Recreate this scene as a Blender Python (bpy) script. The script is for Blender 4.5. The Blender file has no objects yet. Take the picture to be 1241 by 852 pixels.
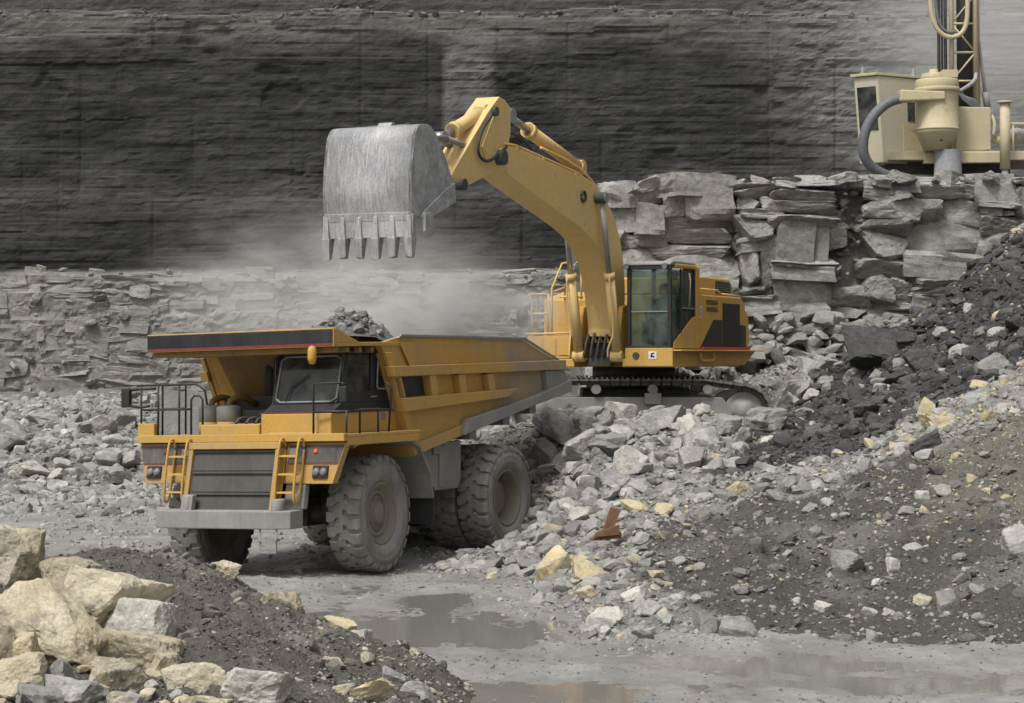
import bpy, bmesh, math, random
import numpy as np
from mathutils import Vector, Matrix

# ------------------------------------------------------------------ camera, sky, sun, exposure
scene = bpy.context.scene
F, CX, HY, CAMZ = 2500.0, 620.5, 430.0, 3.96        # focal length in photo pixels, image centre, horizon row, eye height
cam_d = bpy.data.cameras.new('camera')
cam = bpy.data.objects.new('camera', cam_d)
scene.collection.objects.link(cam)
cam.location = (0, 0, CAMZ)
cam.rotation_euler = (math.radians(90), 0, 0)
cam_d.sensor_width = 36.0
cam_d.lens = 36.0 * F / 1241.0
cam_d.shift_y = (HY - 426.0) / 1241.0
cam_d.clip_start, cam_d.clip_end = 0.5, 3000.0
scene.camera = cam

SUN_EL, SUN_AZ = 58.0, 215.0        # elevation; azimuth the light comes from, clockwise from +Y
world = bpy.data.worlds.new('World')
scene.world = world
world.use_nodes = True
wn = world.node_tree
bg = wn.nodes['Background']
sky = wn.nodes.new('ShaderNodeTexSky')
sky.sky_type = 'NISHITA'
sky.sun_disc = False
sky.sun_elevation = math.radians(SUN_EL)
sky.sun_rotation = math.radians(SUN_AZ)
sky.air_density, sky.dust_density, sky.ozone_density = 1.0, 6.0, 1.0
hsv = wn.nodes.new('ShaderNodeHueSaturation')      # overcast: the cloud cover takes the blue out of the sky
hsv.inputs['Saturation'].default_value = 0.12
wn.links.new(sky.outputs[0], hsv.inputs['Color'])
wn.links.new(hsv.outputs[0], bg.inputs['Color'])
bg.inputs['Strength'].default_value = 0.08

sun_d = bpy.data.lights.new('sun', 'SUN')
sun_d.energy = 1.5
sun_d.angle = math.radians(11)
sun_d.color = (1.0, 0.98, 0.955)
sun = bpy.data.objects.new('sun', sun_d)
scene.collection.objects.link(sun)
_az, _el = math.radians(SUN_AZ), math.radians(SUN_EL)
_to_sun = Vector((math.sin(_az) * math.cos(_el), math.cos(_az) * math.cos(_el), math.sin(_el)))
sun.rotation_euler = _to_sun.to_track_quat('Z', 'Y').to_euler()
sun.location = _to_sun * 60

scene.view_settings.view_transform = 'Standard'
scene.view_settings.look = 'None'
scene.view_settings.gamma = 1.0
scene.view_settings.use_curve_mapping = False
scene.view_settings.exposure = 0.74
scene.cycles.use_denoising = True
scene.cycles.max_bounces = 8
scene.cycles.volume_bounces = 1
scene.cycles.volume_step_rate = 1.5
scene.cycles.volume_max_steps = 96

RNG = np.random.default_rng(7)
random.seed(7)
COL = scene.collection

# ------------------------------------------------------------------ numeric helpers
def at(px, py, Y):
    return Vector(((px - CX) * Y / F, Y, CAMZ - (py - HY) * Y / F))

def proj(x, y, z):
    y = np.maximum(y, 0.5)
    return CX + F * x / y, HY - F * (z - CAMZ) / y

def _hash(ix, iy, iz, seed):
    h = (ix * 374761393 + iy * 668265263 + iz * 2147483647 + seed * 1274126177) & 0xFFFFFFFF
    h = ((h ^ (h >> 13)) * 1274126177) & 0xFFFFFFFF
    h = ((h ^ (h >> 16)) * 2246822519) & 0xFFFFFFFF
    h = h ^ (h >> 15)
    return (h & 0xFFFF) / 32767.5 - 1.0

def noise3(x, y, z, seed=0):
    x = np.asarray(x, float); y = np.asarray(y, float) + 0 * x; z = np.asarray(z, float) + 0 * x
    fx, fy, fz = np.floor(x), np.floor(y), np.floor(z)
    ix, iy, iz = fx.astype(np.int64), fy.astype(np.int64), fz.astype(np.int64)
    u, v, w = x - fx, y - fy, z - fz
    u = u * u * u * (u * (u * 6 - 15) + 10); v = v * v * v * (v * (v * 6 - 15) + 10); w = w * w * w * (w * (w * 6 - 15) + 10)
    def c(a, b, d): return _hash(ix + a, iy + b, iz + d, seed)
    x00 = c(0,0,0) * (1-u) + c(1,0,0) * u; x10 = c(0,1,0) * (1-u) + c(1,1,0) * u
    x01 = c(0,0,1) * (1-u) + c(1,0,1) * u; x11 = c(0,1,1) * (1-u) + c(1,1,1) * u
    return (x00 * (1-v) + x10 * v) * (1-w) + (x01 * (1-v) + x11 * v) * w

def fbm(x, y, z=0.0, octs=4, seed=0, gain=0.5):
    s, a, f, t = 0.0, 1.0, 1.0, 0.0
    for o in range(octs):
        s = s + a * noise3(np.asarray(x) * f, np.asarray(y) * f, np.asarray(z) * f, seed + o * 17)
        t += a; a *= gain; f *= 2.03
    return s / t

def smooth(a, b, x):
    t = np.clip((x - a) / (b - a), 0, 1)
    return t * t * (3 - 2 * t)

def tps(pts, lam=0.02):
    P = np.array(pts, float); n = len(P)
    def K(d2): return 0.5 * d2 * np.log(np.maximum(d2, 1e-12))
    d2 = ((P[:, None, :2] - P[None, :, :2]) ** 2).sum(-1)
    A = np.zeros((n + 3, n + 3)); A[:n, :n] = K(d2) + lam * np.eye(n)
    A[:n, n] = 1; A[:n, n+1:] = P[:, :2]; A[n, :n] = 1; A[n+1:, :n] = P[:, :2].T
    w = np.linalg.solve(A, np.r_[P[:, 2], 0, 0, 0])
    def f(x, y):
        x = np.asarray(x, float); y = np.asarray(y, float)
        s = w[n] + w[n+1] * x + w[n+2] * y
        for i in range(n):
            s = s + w[i] * K((x - P[i, 0]) ** 2 + (y - P[i, 1]) ** 2)
        return s
    return f

def catmull(P_, k=4):
    Q = []; n = len(P_); P_ = [Vector(p) for p in P_]
    for i in range(n - 1):
        p0, p1, p2, p3 = P_[max(i-1, 0)], P_[i], P_[i+1], P_[min(i+2, n-1)]
        for j in range(k):
            t = j / k; Q.append(tuple(.5 * (2*p1 + (p2-p0)*t + (2*p0-5*p1+4*p2-p3)*t*t + (3*p1-p0-3*p2+p3)*t**3)))
    return Q + [tuple(P_[-1])]

def inpoly(px, py, poly):
    px = np.asarray(px); py = np.asarray(py)
    c = np.zeros(px.shape, bool)
    n = len(poly)
    for i in range(n):
        x0, y0 = poly[i]; x1, y1 = poly[(i + 1) % n]
        k = ((y0 > py) != (y1 > py)) & (px < (x1 - x0) * (py - y0) / (y1 - y0 + 1e-12) + x0)
        c ^= k
    return c

# ------------------------------------------------------------------ object helpers
def tag(o, label=None, cat=None, group=None, kind=None):
    if label: o['label'] = label
    if cat: o['category'] = cat
    if group: o['group'] = group
    if kind: o['kind'] = kind
    return o

def link(name, mesh, parent=None):
    o = bpy.data.objects.new(name, mesh)
    COL.objects.link(o)
    if parent is not None: o.parent = parent
    return o

def empty(name, loc, rot=(0, 0, 0)):
    o = bpy.data.objects.new(name, None)
    COL.objects.link(o)
    o.location = loc; o.rotation_euler = rot
    o.empty_display_size = 0.3
    return o

def mesh_np(name, V, Fc, mats=(), smooth_=False, attr=None, tri=True):
    """V (n,3), Fc (m,k) -> mesh; attr (n,3) colour attribute 'tint'"""
    V = np.ascontiguousarray(V, np.float32); Fc = np.ascontiguousarray(Fc, np.int32)
    me = bpy.data.meshes.new(name)
    k = Fc.shape[1]; m = len(Fc)
    me.vertices.add(len(V)); me.vertices.foreach_set('co', V.ravel())
    me.loops.add(m * k); me.loops.foreach_set('vertex_index', Fc.ravel())
    me.polygons.add(m)
    me.polygons.foreach_set('loop_start', np.arange(0, m * k, k, dtype=np.int32))
    me.polygons.foreach_set('loop_total', np.full(m, k, np.int32))
    me.polygons.foreach_set('use_smooth', np.full(m, bool(smooth_)))
    for mt in mats: me.materials.append(mt)
    if attr is not None:
        a = me.color_attributes.new('tint', 'FLOAT_COLOR', 'POINT')
        c = np.ones((len(V), 4), np.float32); c[:, :3] = attr
        a.data.foreach_set('color', c.ravel())
    me.update(calc_edges=True)
    return me

def grid_faces(nx, ny):
    i = np.arange(nx * ny).reshape(ny, nx)
    return np.stack([i[:-1, :-1], i[:-1, 1:], i[1:, 1:], i[1:, :-1]], -1).reshape(-1, 4)

class MB:
    """collects boxes, prisms, tubes and lathes; build() links them as one mesh object"""
    warp = None
    def __init__(s): s.v = []; s.f = []; s.m = []; s.sm = []
    def add(s, V, Fs, mat=0, sm=False):
        b = len(s.v); s.v += [tuple(p) for p in V]
        for f in Fs: s.f.append([b + i for i in f]); s.m.append(mat); s.sm.append(sm)
        return s
    def hexa(s, p, mat=0):      # p: 8 points, bottom 4 ccw then top 4 ccw
        return s.add(p, [(3,2,1,0), (4,5,6,7), (0,1,5,4), (1,2,6,5), (2,3,7,6), (3,0,4,7)], mat)
    def box(s, x0, x1, y0, y1, z0, z1, mat=0):
        return s.hexa([(x0,y0,z0),(x1,y0,z0),(x1,y1,z0),(x0,y1,z0),(x0,y0,z1),(x1,y0,z1),(x1,y1,z1),(x0,y1,z1)], mat)
    def prism(s, prof, lo, hi, axis='y', mat=0):    # profile in the other two axes (xz for y, xy for z, yz for x)
        n = len(prof)
        def P(a, b, t): return {'y': (a, t, b), 'z': (a, b, t), 'x': (t, a, b)}[axis]
        V = [P(a, b, lo) for a, b in prof] + [P(a, b, hi) for a, b in prof]
        Fs = [tuple(range(n)), tuple(range(2*n-1, n-1, -1))] + [(i, n+i, n+(i+1) % n, (i+1) % n) for i in range(n)]
        return s.add(V, Fs, mat)
    def cyl(s, p0, p1, r0, r1=None, seg=16, mat=0, cap=True):
        r1 = r0 if r1 is None else r1
        p0 = Vector(p0); p1 = Vector(p1); d = (p1 - p0).normalized()
        a = d.orthogonal().normalized(); b = d.cross(a)
        V = []
        for p, r in ((p0, r0), (p1, r1)):
            for i in range(seg):
                t = 2 * math.pi * i / seg; V.append(p + a * (r * math.cos(t)) + b * (r * math.sin(t)))
        base = len(s.v)
        s.add(V, [(i, (i+1) % seg, seg + (i+1) % seg, seg + i) for i in range(seg)], mat, True)
        if cap:
            s.f.append([base + i for i in range(seg)][::-1]); s.m.append(mat); s.sm.append(False)
            s.f.append([base + seg + i for i in range(seg)]); s.m.append(mat); s.sm.append(False)
        return s
    def tube(s, pts, r, seg=8, mat=0, sub=0):
        pts = [Vector(p) for p in pts]
        for _ in range(sub):                       # corner cutting rounds the path
            q = [pts[0]]
            for a, b in zip(pts, pts[1:]): q += [a.lerp(b, .25), a.lerp(b, .75)]
            pts = q + [pts[-1]]
        n = len(pts); V = []
        up = None
        for i, p in enumerate(pts):
            t = (pts[min(i+1, n-1)] - pts[max(i-1, 0)]).normalized()
            if up is None: up = t.orthogonal().normalized()
            up = (up - t * up.dot(t)).normalized(); w = t.cross(up)
            for k in range(seg):
                a = 2 * math.pi * k / seg; V.append(p + up * (r * math.cos(a)) + w * (r * math.sin(a)))
        Fs = [(i*seg+k, i*seg+(k+1) % seg, (i+1)*seg+(k+1) % seg, (i+1)*seg+k) for i in range(n-1) for k in range(seg)]
        base = len(s.v)
        s.add(V, Fs, mat, True)
        for rng_ in (range(seg-1, -1, -1), range((n-1)*seg, n*seg)):
            s.f.append([base + i for i in rng_]); s.m.append(mat); s.sm.append(False)
        return s
    def lathe(s, prof, o=(0,0,0), axis='y', seg=40, mat=0, closed=False):   # prof: (radius, along)
        n = len(prof); V = []
        for r, h in prof:
            for k in range(seg):
                a = 2 * math.pi * k / seg; c, d = r * math.cos(a), r * math.sin(a)
                V.append({'y': (o[0]+c, o[1]+h, o[2]+d), 'z': (o[0]+c, o[1]+d, o[2]+h), 'x': (o[0]+h, o[1]+c, o[2]+d)}[axis])
        last = n if closed else n - 1
        Fs = [(i*seg+k, i*seg+(k+1) % seg, ((i+1) % n)*seg+(k+1) % seg, ((i+1) % n)*seg+k) for i in range(last) for k in range(seg)]
        return s.add(V, Fs, mat, True)
    def build(s, name, mats, parent=None, bevel=0.0, fix=True, angle=30):
        if not isinstance(mats, (list, tuple)): mats = [mats]
        if MB.warp: s.v = [MB.warp(p) for p in s.v]
        me = bpy.data.meshes.new(name)
        me.from_pydata(s.v, [], s.f)
        for m in mats: me.materials.append(m)
        me.polygons.foreach_set('material_index', s.m)
        me.polygons.foreach_set('use_smooth', s.sm)
        if fix:
            bm = bmesh.new(); bm.from_mesh(me)
            bmesh.ops.recalc_face_normals(bm, faces=bm.faces)
            bm.to_mesh(me); bm.free()
        me.update()
        o = link(name, me, parent)
        if bevel > 0:
            b = o.modifiers.new('bevel', 'BEVEL'); b.width = bevel; b.segments = 2; b.limit_method = 'ANGLE'
            b.angle_limit = math.radians(angle)
        return o

# ------------------------------------------------------------------ materials
def new_mat(name):
    m = bpy.data.materials.new(name); m.use_nodes = True
    nt = m.node_tree; b = nt.nodes['Principled BSDF']
    return m, nt, b

class NT:
    def __init__(s, nt): s.nt = nt
    def n(s, t, **kw):
        x = s.nt.nodes.new(t)
        for k, v in kw.items():
            if k.startswith('i_'): x.inputs[k[2:].replace('_', ' ')].default_value = v
            else: setattr(x, k, v)
        return x
    def l(s, a, b): s.nt.links.new(a, b)
    def noise(s, vec, scale, detail=6, rough=0.6, dist=0.0):
        x = s.n('ShaderNodeTexNoise'); x.inputs['Scale'].default_value = scale; x.inputs['Detail'].default_value = detail
        x.inputs['Roughness'].default_value = rough; x.inputs['Distortion'].default_value = dist
        s.l(vec, x.inputs['Vector']); return x.outputs['Fac']
    def rng(s, v, a, b, c, d):
        x = s.n('ShaderNodeMapRange'); s.l(v, x.inputs['Value'])
        for k, q in zip(('From Min', 'From Max', 'To Min', 'To Max'), (a, b, c, d)): x.inputs[k].default_value = q
        return x.outputs[0]
    def math(s, op, a, b=None):
        x = s.n('ShaderNodeMath', operation=op)
        for i, q in enumerate((a, b)):
            if q is None: continue
            if isinstance(q, (int, float)): x.inputs[i].default_value = q
            else: s.l(q, x.inputs[i])
        return x.outputs[0]
    def mix(s, f, a, b, blend='MIX'):
        x = s.n('ShaderNodeMix', data_type='RGBA', blend_type=blend)
        for i, q in ((0, f), (6, a), (7, b)):
            if isinstance(q, (int, float)): x.inputs[i].default_value = q
            elif isinstance(q, (tuple, list)): x.inputs[i].default_value = (*q[:3], 1)
            else: s.l(q, x.inputs[i])
        return x.outputs[2]
    def scale_col(s, col, fac):
        x = s.n('ShaderNodeVectorMath', operation='SCALE')
        if isinstance(col, (tuple, list)): x.inputs[0].default_value = col[:3]
        else: s.l(col, x.inputs[0])
        s.l(fac, x.inputs['Scale']); return x.outputs[0]
    def mapping(s, vec, sc):
        x = s.n('ShaderNodeMapping'); x.inputs['Scale'].default_value = sc; s.l(vec, x.inputs['Vector']); return x.outputs[0]
    def bump(s, h, strength, dist):
        x = s.n('ShaderNodeBump'); x.inputs['Strength'].default_value = strength; x.inputs['Distance'].default_value = dist
        s.l(h, x.inputs['Height']); return x.outputs[0]

def mat_rock(name, c1, c2, c3=None, use_tint=False, bump=0.5, bscale=6.0, rnd=0.25, rough=0.92, strata=False):
    """broken stone: two-tone mottling, a third stain colour, grain and fracture relief"""
    m, nt, b = new_mat(name); g = NT(nt)
    pos = g.n('ShaderNodeNewGeometry').outputs['Position']
    oi = g.n('ShaderNodeObjectInfo').outputs['Random']
    n1 = g.noise(pos, 1.6, 6, .65, .4)
    if use_tint:
        base = g.n('ShaderNodeVertexColor', layer_name='tint').outputs['Color']
        col = g.mix(g.rng(n1, .35, .65, 0, 1), base, g.scale_col(base, g.rng(n1, .3, .7, .7, 1.25)))
    else:
        col = g.mix(g.rng(n1, .4, .62, 0, 1), c1, c2)
        if c3 is not None:
            n3 = g.noise(pos, 2.7, 4, .6, .8)
            col = g.mix(g.math('MULTIPLY', g.rng(n3, .54, .68, 0, 1), .75), col, c3)
    peb = None
    if name == 'soil':                                                      # grit and pebbles too small to build
        wob = g.n('ShaderNodeVectorMath', operation='ADD'); g.l(pos, wob.inputs[0])
        nz = g.n('ShaderNodeTexNoise'); nz.inputs['Scale'].default_value = 9; g.l(pos, nz.inputs['Vector'])
        sc_ = g.n('ShaderNodeVectorMath', operation='SCALE'); g.l(nz.outputs['Color'], sc_.inputs[0]); sc_.inputs['Scale'].default_value = .12; g.l(sc_.outputs[0], wob.inputs[1])
        vo = g.n('ShaderNodeTexVoronoi'); vo.inputs['Scale'].default_value = 17; g.l(wob.outputs[0], vo.inputs['Vector'])
        sv = g.n('ShaderNodeSeparateColor'); g.l(vo.outputs['Color'], sv.inputs[0])
        pick = g.math('MULTIPLY', g.rng(sv.outputs[0], .55, .6, 0, 1), g.rng(vo.outputs['Distance'], .42, .30, 0, 1))
        col = g.scale_col(col, g.math('ADD', 1, g.math('MULTIPLY', pick, g.rng(sv.outputs[1], 0, 1, -.35, .75))))
        peb = g.math('MULTIPLY', pick, .8)
    fine = g.noise(pos, 28.0, 5, .7)
    col = g.scale_col(col, g.rng(fine, .25, .75, .72, 1.26))
    mid = g.noise(pos, bscale * 1.3, 6, .65)
    col = g.scale_col(col, g.rng(mid, .3, .7, .82, 1.16))
    if rnd:
        col = g.scale_col(col, g.rng(oi, 0, 1, 1 - rnd, 1 + rnd))
    g.l(col, b.inputs['Base Color'])
    b.inputs['Roughness'].default_value = rough
    b.inputs['Specular IOR Level'].default_value = 0.25
    vec = g.mapping(pos, (1, 1, 2.4)) if strata else pos
    h = g.math('ADD', g.noise(vec, bscale, 8, .7, .3), g.math('MULTIPLY', g.noise(vec, bscale * 5, 4, .7), .35))
    if peb is not None: h = g.math('ADD', h, peb)
    g.l(g.bump(h, bump, .08), b.inputs['Normal'])
    return m

def mat_paint(name, col, dust=0.35, rough=0.5, dustcol=(.30, .275, .24), dscale=1.4, grime=.25, spec=.4, metallic=0.0, up=0.35, rear=0.0):
    """painted steel: rain-streaked dust, grime, dust lying on upward faces, chips"""
    m, nt, b = new_mat(name); g = NT(nt)
    tc = g.n('ShaderNodeTexCoord').outputs['Object']
    geo = g.n('ShaderNodeNewGeometry')
    n1 = g.noise(tc, dscale, 7, .65, .3)
    streak = g.noise(g.mapping(tc, (7, 7, .7)), 1.5, 5, .6)
    n2 = g.noise(tc, 14, 5, .7)
    d = g.math('ADD', g.rng(n1, .38, .72, 0, 1), g.math('MULTIPLY', g.rng(streak, .45, .75, 0, 1), .5))
    d = g.math('MULTIPLY', d, dust)
    sz = g.n('ShaderNodeSeparateXYZ'); g.l(geo.outputs['Normal'], sz.inputs[0])
    d = g.math('ADD', d, g.math('MULTIPLY', g.rng(sz.outputs['Z'], .35, .95, 0, 1), g.math('MULTIPLY', g.rng(n2, .25, .7, .4, 1), up)))
    if rear:                                                                # rock flour caked on towards the tail
        sx = g.n('ShaderNodeSeparateXYZ'); g.l(tc, sx.inputs[0])
        d = g.math('ADD', d, g.math('MULTIPLY', g.rng(sx.outputs['X'], -3.2, -6.8, 0, rear), g.rng(g.noise(tc, 1.1, 6, .7, .5), .3, .62, .2, 1.1)))
    d = g.math('MINIMUM', d, .95)
    c = g.scale_col(col, g.rng(n2, .25, .75, .88, 1.1))
    gr = g.math('MULTIPLY', g.rng(g.noise(tc, 3.3, 7, .7), .58, .75, 0, 1), grime)
    c = g.mix(gr, c, (.035, .032, .028))
    c = g.mix(d, c, dustcol)
    g.l(c, b.inputs['Base Color'])
    g.l(g.rng(d, 0, .8, rough, .92), b.inputs['Roughness'])
    b.inputs['Specular IOR Level'].default_value = spec
    b.inputs['Metallic'].default_value = metallic
    g.l(g.bump(g.noise(tc, 20, 4, .6), .12, .02), b.inputs['Normal'])
    return m

def mat_plain(name, col, rough=.6, metallic=0.0, spec=.4, emit=None):
    m, nt, b = new_mat(name); g = NT(nt)
    tc = g.n('ShaderNodeTexCoord').outputs['Object']
    g.l(g.scale_col(col, g.rng(g.noise(tc, 9, 5, .6), .25, .75, .8, 1.2)), b.inputs['Base Color'])
    b.inputs['Roughness'].default_value = rough; b.inputs['Metallic'].default_value = metallic
    b.inputs['Specular IOR Level'].default_value = spec
    if emit: b.inputs['Emission Color'].default_value = (*col[:3], 1); b.inputs['Emission Strength'].default_value = emit
    return m

def mat_glass(name, tint, mixf=.75, rough=.06, clear=(.62, .74, .70)):
    """dusty tinted glazing: part see-through, part glossy"""
    m, nt, b = new_mat(name); g = NT(nt)
    tc = g.n('ShaderNodeTexCoord').outputs['Object']
    out = nt.nodes['Material Output']
    b.inputs['Base Color'].default_value = (*tint, 1); b.inputs['Roughness'].default_value = rough
    tr = g.n('ShaderNodeBsdfTransparent'); tr.inputs[0].default_value = (*clear, 1)
    df = g.n('ShaderNodeBsdfDiffuse'); df.inputs[0].default_value = (.33, .32, .29, 1)
    ms = g.n('ShaderNodeMixShader'); ms.inputs[0].default_value = mixf
    g.l(b.outputs[0], ms.inputs[1]); g.l(tr.outputs[0], ms.inputs[2])
    m2 = g.n('ShaderNodeMixShader')
    g.l(g.rng(g.noise(tc, 2.2, 5, .6), .35, .75, .02, .30), m2.inputs[0])
    g.l(ms.outputs[0], m2.inputs[1]); g.l(df.outputs[0], m2.inputs[2])
    g.l(m2.outputs[0], out.inputs['Surface'])
    return m

M = {}
M['limestone'] = mat_rock('limestone', (.25, .24, .225), (.35, .34, .32), (.19, .185, .175))
M['bench_stone'] = mat_rock('bench_stone', (.235, .227, .21), (.32, .31, .288), (.16, .155, .145), bump=.65, bscale=4.0, rnd=.16)
M['cream_stone'] = mat_rock('cream_stone', (.40, .345, .24), (.47, .425, .33), (.21, .195, .165), bscale=4.0, rnd=.15, bump=.7)
M['tan_stone'] = mat_rock('tan_stone', (.50, .40, .22), (.46, .41, .30), (.30, .27, .22), bscale=4.0, rnd=.12)
M['white_stone'] = mat_rock('white_stone', (.48, .46, .41), (.40, .38, .34), (.32, .30, .26), rnd=.08)
M['shale'] = mat_rock('shale', (.055, .054, .053), (.085, .083, .08), (.12, .115, .11), bump=.7)
M['far_stone'] = mat_rock('far_stone', (.20, .195, .18), (.29, .28, .255), (.24, .22, .18), bump=.6, rnd=.10)
M['tint_rock'] = mat_rock('tint_rock', None, None, use_tint=True, rnd=0)
M['soil'] = mat_rock('soil', None, None, use_tint=True, bump=.9, bscale=9.0, rnd=0)

YEL = (.52, .295, .045)
M['truck_yellow'] = mat_paint('truck_yellow', YEL, dust=.48, dustcol=(.30, .25, .17), dscale=.8, grime=.4, up=.4)
M['dusty_yellow'] = mat_paint('dusty_yellow', (.44, .26, .06), dust=.75, dustcol=(.25, .22, .175), dscale=.9, up=.3)
M['bed_yellow'] = mat_paint('bed_yellow', (.50, .285, .05), dust=.55, dustcol=(.27, .235, .18), dscale=.55, grime=.5, up=.4, rear=.8)
M['ex_yellow'] = mat_paint('ex_yellow', (.58, .335, .055), dust=.42, dustcol=(.36, .28, .16), grime=.4)
M['boom_yellow'] = mat_paint('boom_yellow', (.68, .46, .165), dust=.5, dustcol=(.52, .42, .25), grime=.6, up=.3)
M['cab_cream'] = mat_paint('cab_cream', (.47, .43, .32), dust=.4, dustcol=(.40, .375, .32), grime=.2)
M['pale_yellow'] = mat_paint('pale_yellow', (.50, .43, .265), dust=.5, dustcol=(.37, .335, .26), grime=.45, up=.3)
M['dusty_steel'] = mat_paint('dusty_steel', (.20, .195, .18), dust=.6, dustcol=(.33, .32, .29), grime=.2)
M['grille'] = mat_paint('grille', (.05, .048, .043), dust=.5, dustcol=(.125, .118, .105), dscale=1.0, up=.2)
M['dark_steel'] = mat_paint('dark_steel', (.045, .044, .042), dust=.35, dustcol=(.16, .155, .145), up=.4)
M['black_paint'] = mat_paint('black_paint', (.016, .016, .018), dust=.12, dustcol=(.16, .155, .15), rough=.4, up=.2)
M['black_metal'] = mat_paint('black_metal', (.02, .02, .02), dust=.1, dustcol=(.15, .14, .13))
def mat_bucket():
    """bare worn steel: polished scratches running with the dig, grey rock flour between them"""
    m, nt, b = new_mat('bucket_steel'); g = NT(nt)
    tc = g.n('ShaderNodeTexCoord').outputs['Object']
    sc = g.noise(g.mapping(tc, (2, 16, 1.6)), 2.2, 8, .72, .2); bl = g.noise(tc, 2.2, 6, .65, .6); fn = g.noise(tc, 24, 4, .7)
    c = g.mix(g.rng(sc, .36, .64, 0, 1), (.20, .20, .205), (.44, .44, .445))
    c = g.mix(g.math('MULTIPLY', g.rng(bl, .42, .68, 0, 1), .55), c, (.20, .197, .19))
    c = g.mix(g.math('MULTIPLY', g.rng(g.noise(tc, .9, 5, .6, .8), .5, .7, 0, 1), .5), c, (.5, .495, .485))
    c = g.scale_col(c, g.rng(fn, .25, .75, .75, 1.25))
    g.l(c, b.inputs['Base Color']); b.inputs['Roughness'].default_value = .6; b.inputs['Metallic'].default_value = .15
    g.l(g.bump(sc, .25, .02), b.inputs['Normal'])
    return m
M['bucket_steel'] = mat_bucket()
M['unused_steel'] = mat_paint('bucket_steel', (.36, .36, .365), dust=.5, dustcol=(.50, .495, .49), rough=.55, grime=.3, up=.15)
M['tyre'] = mat_paint('tyre', (.165, .16, .148), dust=.8, dustcol=(.32, .31, .285), rough=.9, spec=.15, dscale=1.2)
M['rim'] = mat_paint('rim', (.20, .175, .13), dust=.6, dustcol=(.22, .208, .185), dscale=2, grime=.4)
M['dirt_and_shade'] = mat_paint('dirt_and_shade', (.26, .15, .035), dust=.6, dustcol=(.13, .11, .085), dscale=.9, grime=.5)  # dirty yellow, its colour also darkened for the shade under the canopy
M['red'] = mat_plain('red', (.20, .035, .038), .6)
M['bright_red'] = mat_plain('bright_red', (.40, .045, .05), .5)
M['fascia_dark'] = mat_paint('fascia_dark', (.035, .034, .033), dust=.7, dustcol=(.17, .155, .13), dscale=2.0)
M['track_steel'] = mat_paint('track_steel', (.085, .082, .076), dust=.7, dustcol=(.21, .20, .185), dscale=2.5, up=.6)
M['red_lamp'] = mat_plain('red_lamp', (.8, .10, .03), .3, emit=.1)
M['lamp'] = mat_plain('lamp', (.16, .155, .145), .4)
M['white'] = mat_plain('white', (.7, .69, .66), .5)
M['chrome'] = mat_plain('chrome', (.42, .42, .42), .3, .8)
M['rust'] = mat_paint('rust', (.12, .055, .028), dust=.6, dustcol=(.20, .13, .085), rough=.85, grime=.3, up=.1)
M['rubber'] = mat_plain('rubber', (.035, .035, .035), .6)
M['hose'] = mat_plain('hose', (.13, .135, .145), .6)
M['gauze'] = mat_plain('gauze', (.30, .30, .31), .85)
M['glass'] = mat_glass('glass', (.02, .03, .03), .86, clear=(.74, .87, .83))
M['dark_glass'] = mat_glass('dark_glass', (.012, .014, .015), .30, clear=(.5, .55, .55))
M['frame_grey'] = mat_plain('frame_grey', (.24, .25, .25), .5)
M['interior'] = mat_plain('interior', (.03, .032, .032), .8)

# ================================================================== THE SETTING
# ------------------------------------------------------------------ terrain functions (metres, truck stands at z = 0)
def P3(px, py, Y):
    v = at(px, py, Y); return (v.x, v.y, v.z)

_PUD = [(-.8, 30.0, 1.9, 2.8, 1.0), (-.1, 24.2, 1.7, 1.4, 1.1), (3.7, 26.5, 2.1, 1.1, .85), (1.2, 27.2, 1.5, 1.0, .6), (5.4, 24.9, 2.4, 1.0, .8),
        (1.6, 24.6, 1.2, .7, .55), (-1.2, 33.4, .8, 1.6, .6)]
WATER = -0.014
def floor_h(x, y):
    pud = 0.0
    for cx, cy, rx, ry, a in _PUD:
        d = np.sqrt(((x - cx) / rx) ** 2 + ((y - cy) / ry) ** 2)
        pud = np.maximum(pud, a * smooth(1.35, .35, d))
    wet = smooth(40, 33, y) * smooth(-3.5, -1.5, x)
    h = .030 + .045 * fbm(x * .45, y * .45, 0, 4, 3) * (1 - .5 * wet) + .035 * fbm(x * 1.0, y * .45, 0, 3, 6) * wet + .028 * fbm(x * 1.3, y * .9, 0, 4, 5) + .026 * fbm(x * 4.5, y * 3.2, 0, 4, 9) + .018 * fbm(x * 14, y * 9, 0, 3, 11)
    h = h + .03 * smooth(48, 62, y) * fbm(x * 3, y * 3, 0, 3, 21)
    h = h - .075 * pud
    h = h - .24 * np.exp(-(((x + 5.7) / 1.7) ** 2 + ((y - 39.2) / 1.5) ** 2))     # hollow under the truck's right front tyre
    # two wheel ruts that run out from under the truck
    for off in (-1.5, 1.9):
        u = (x + 4.12 - off) - .10 * (y - 38.6)
        h = h - (.045 + .014 * np.sign(np.sin(y * 16 + 3 * np.abs(u) * 6))) * np.exp(-(u / .32) ** 4) * smooth(39, 35, y) * smooth(25, 29, y)
    return h

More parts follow.
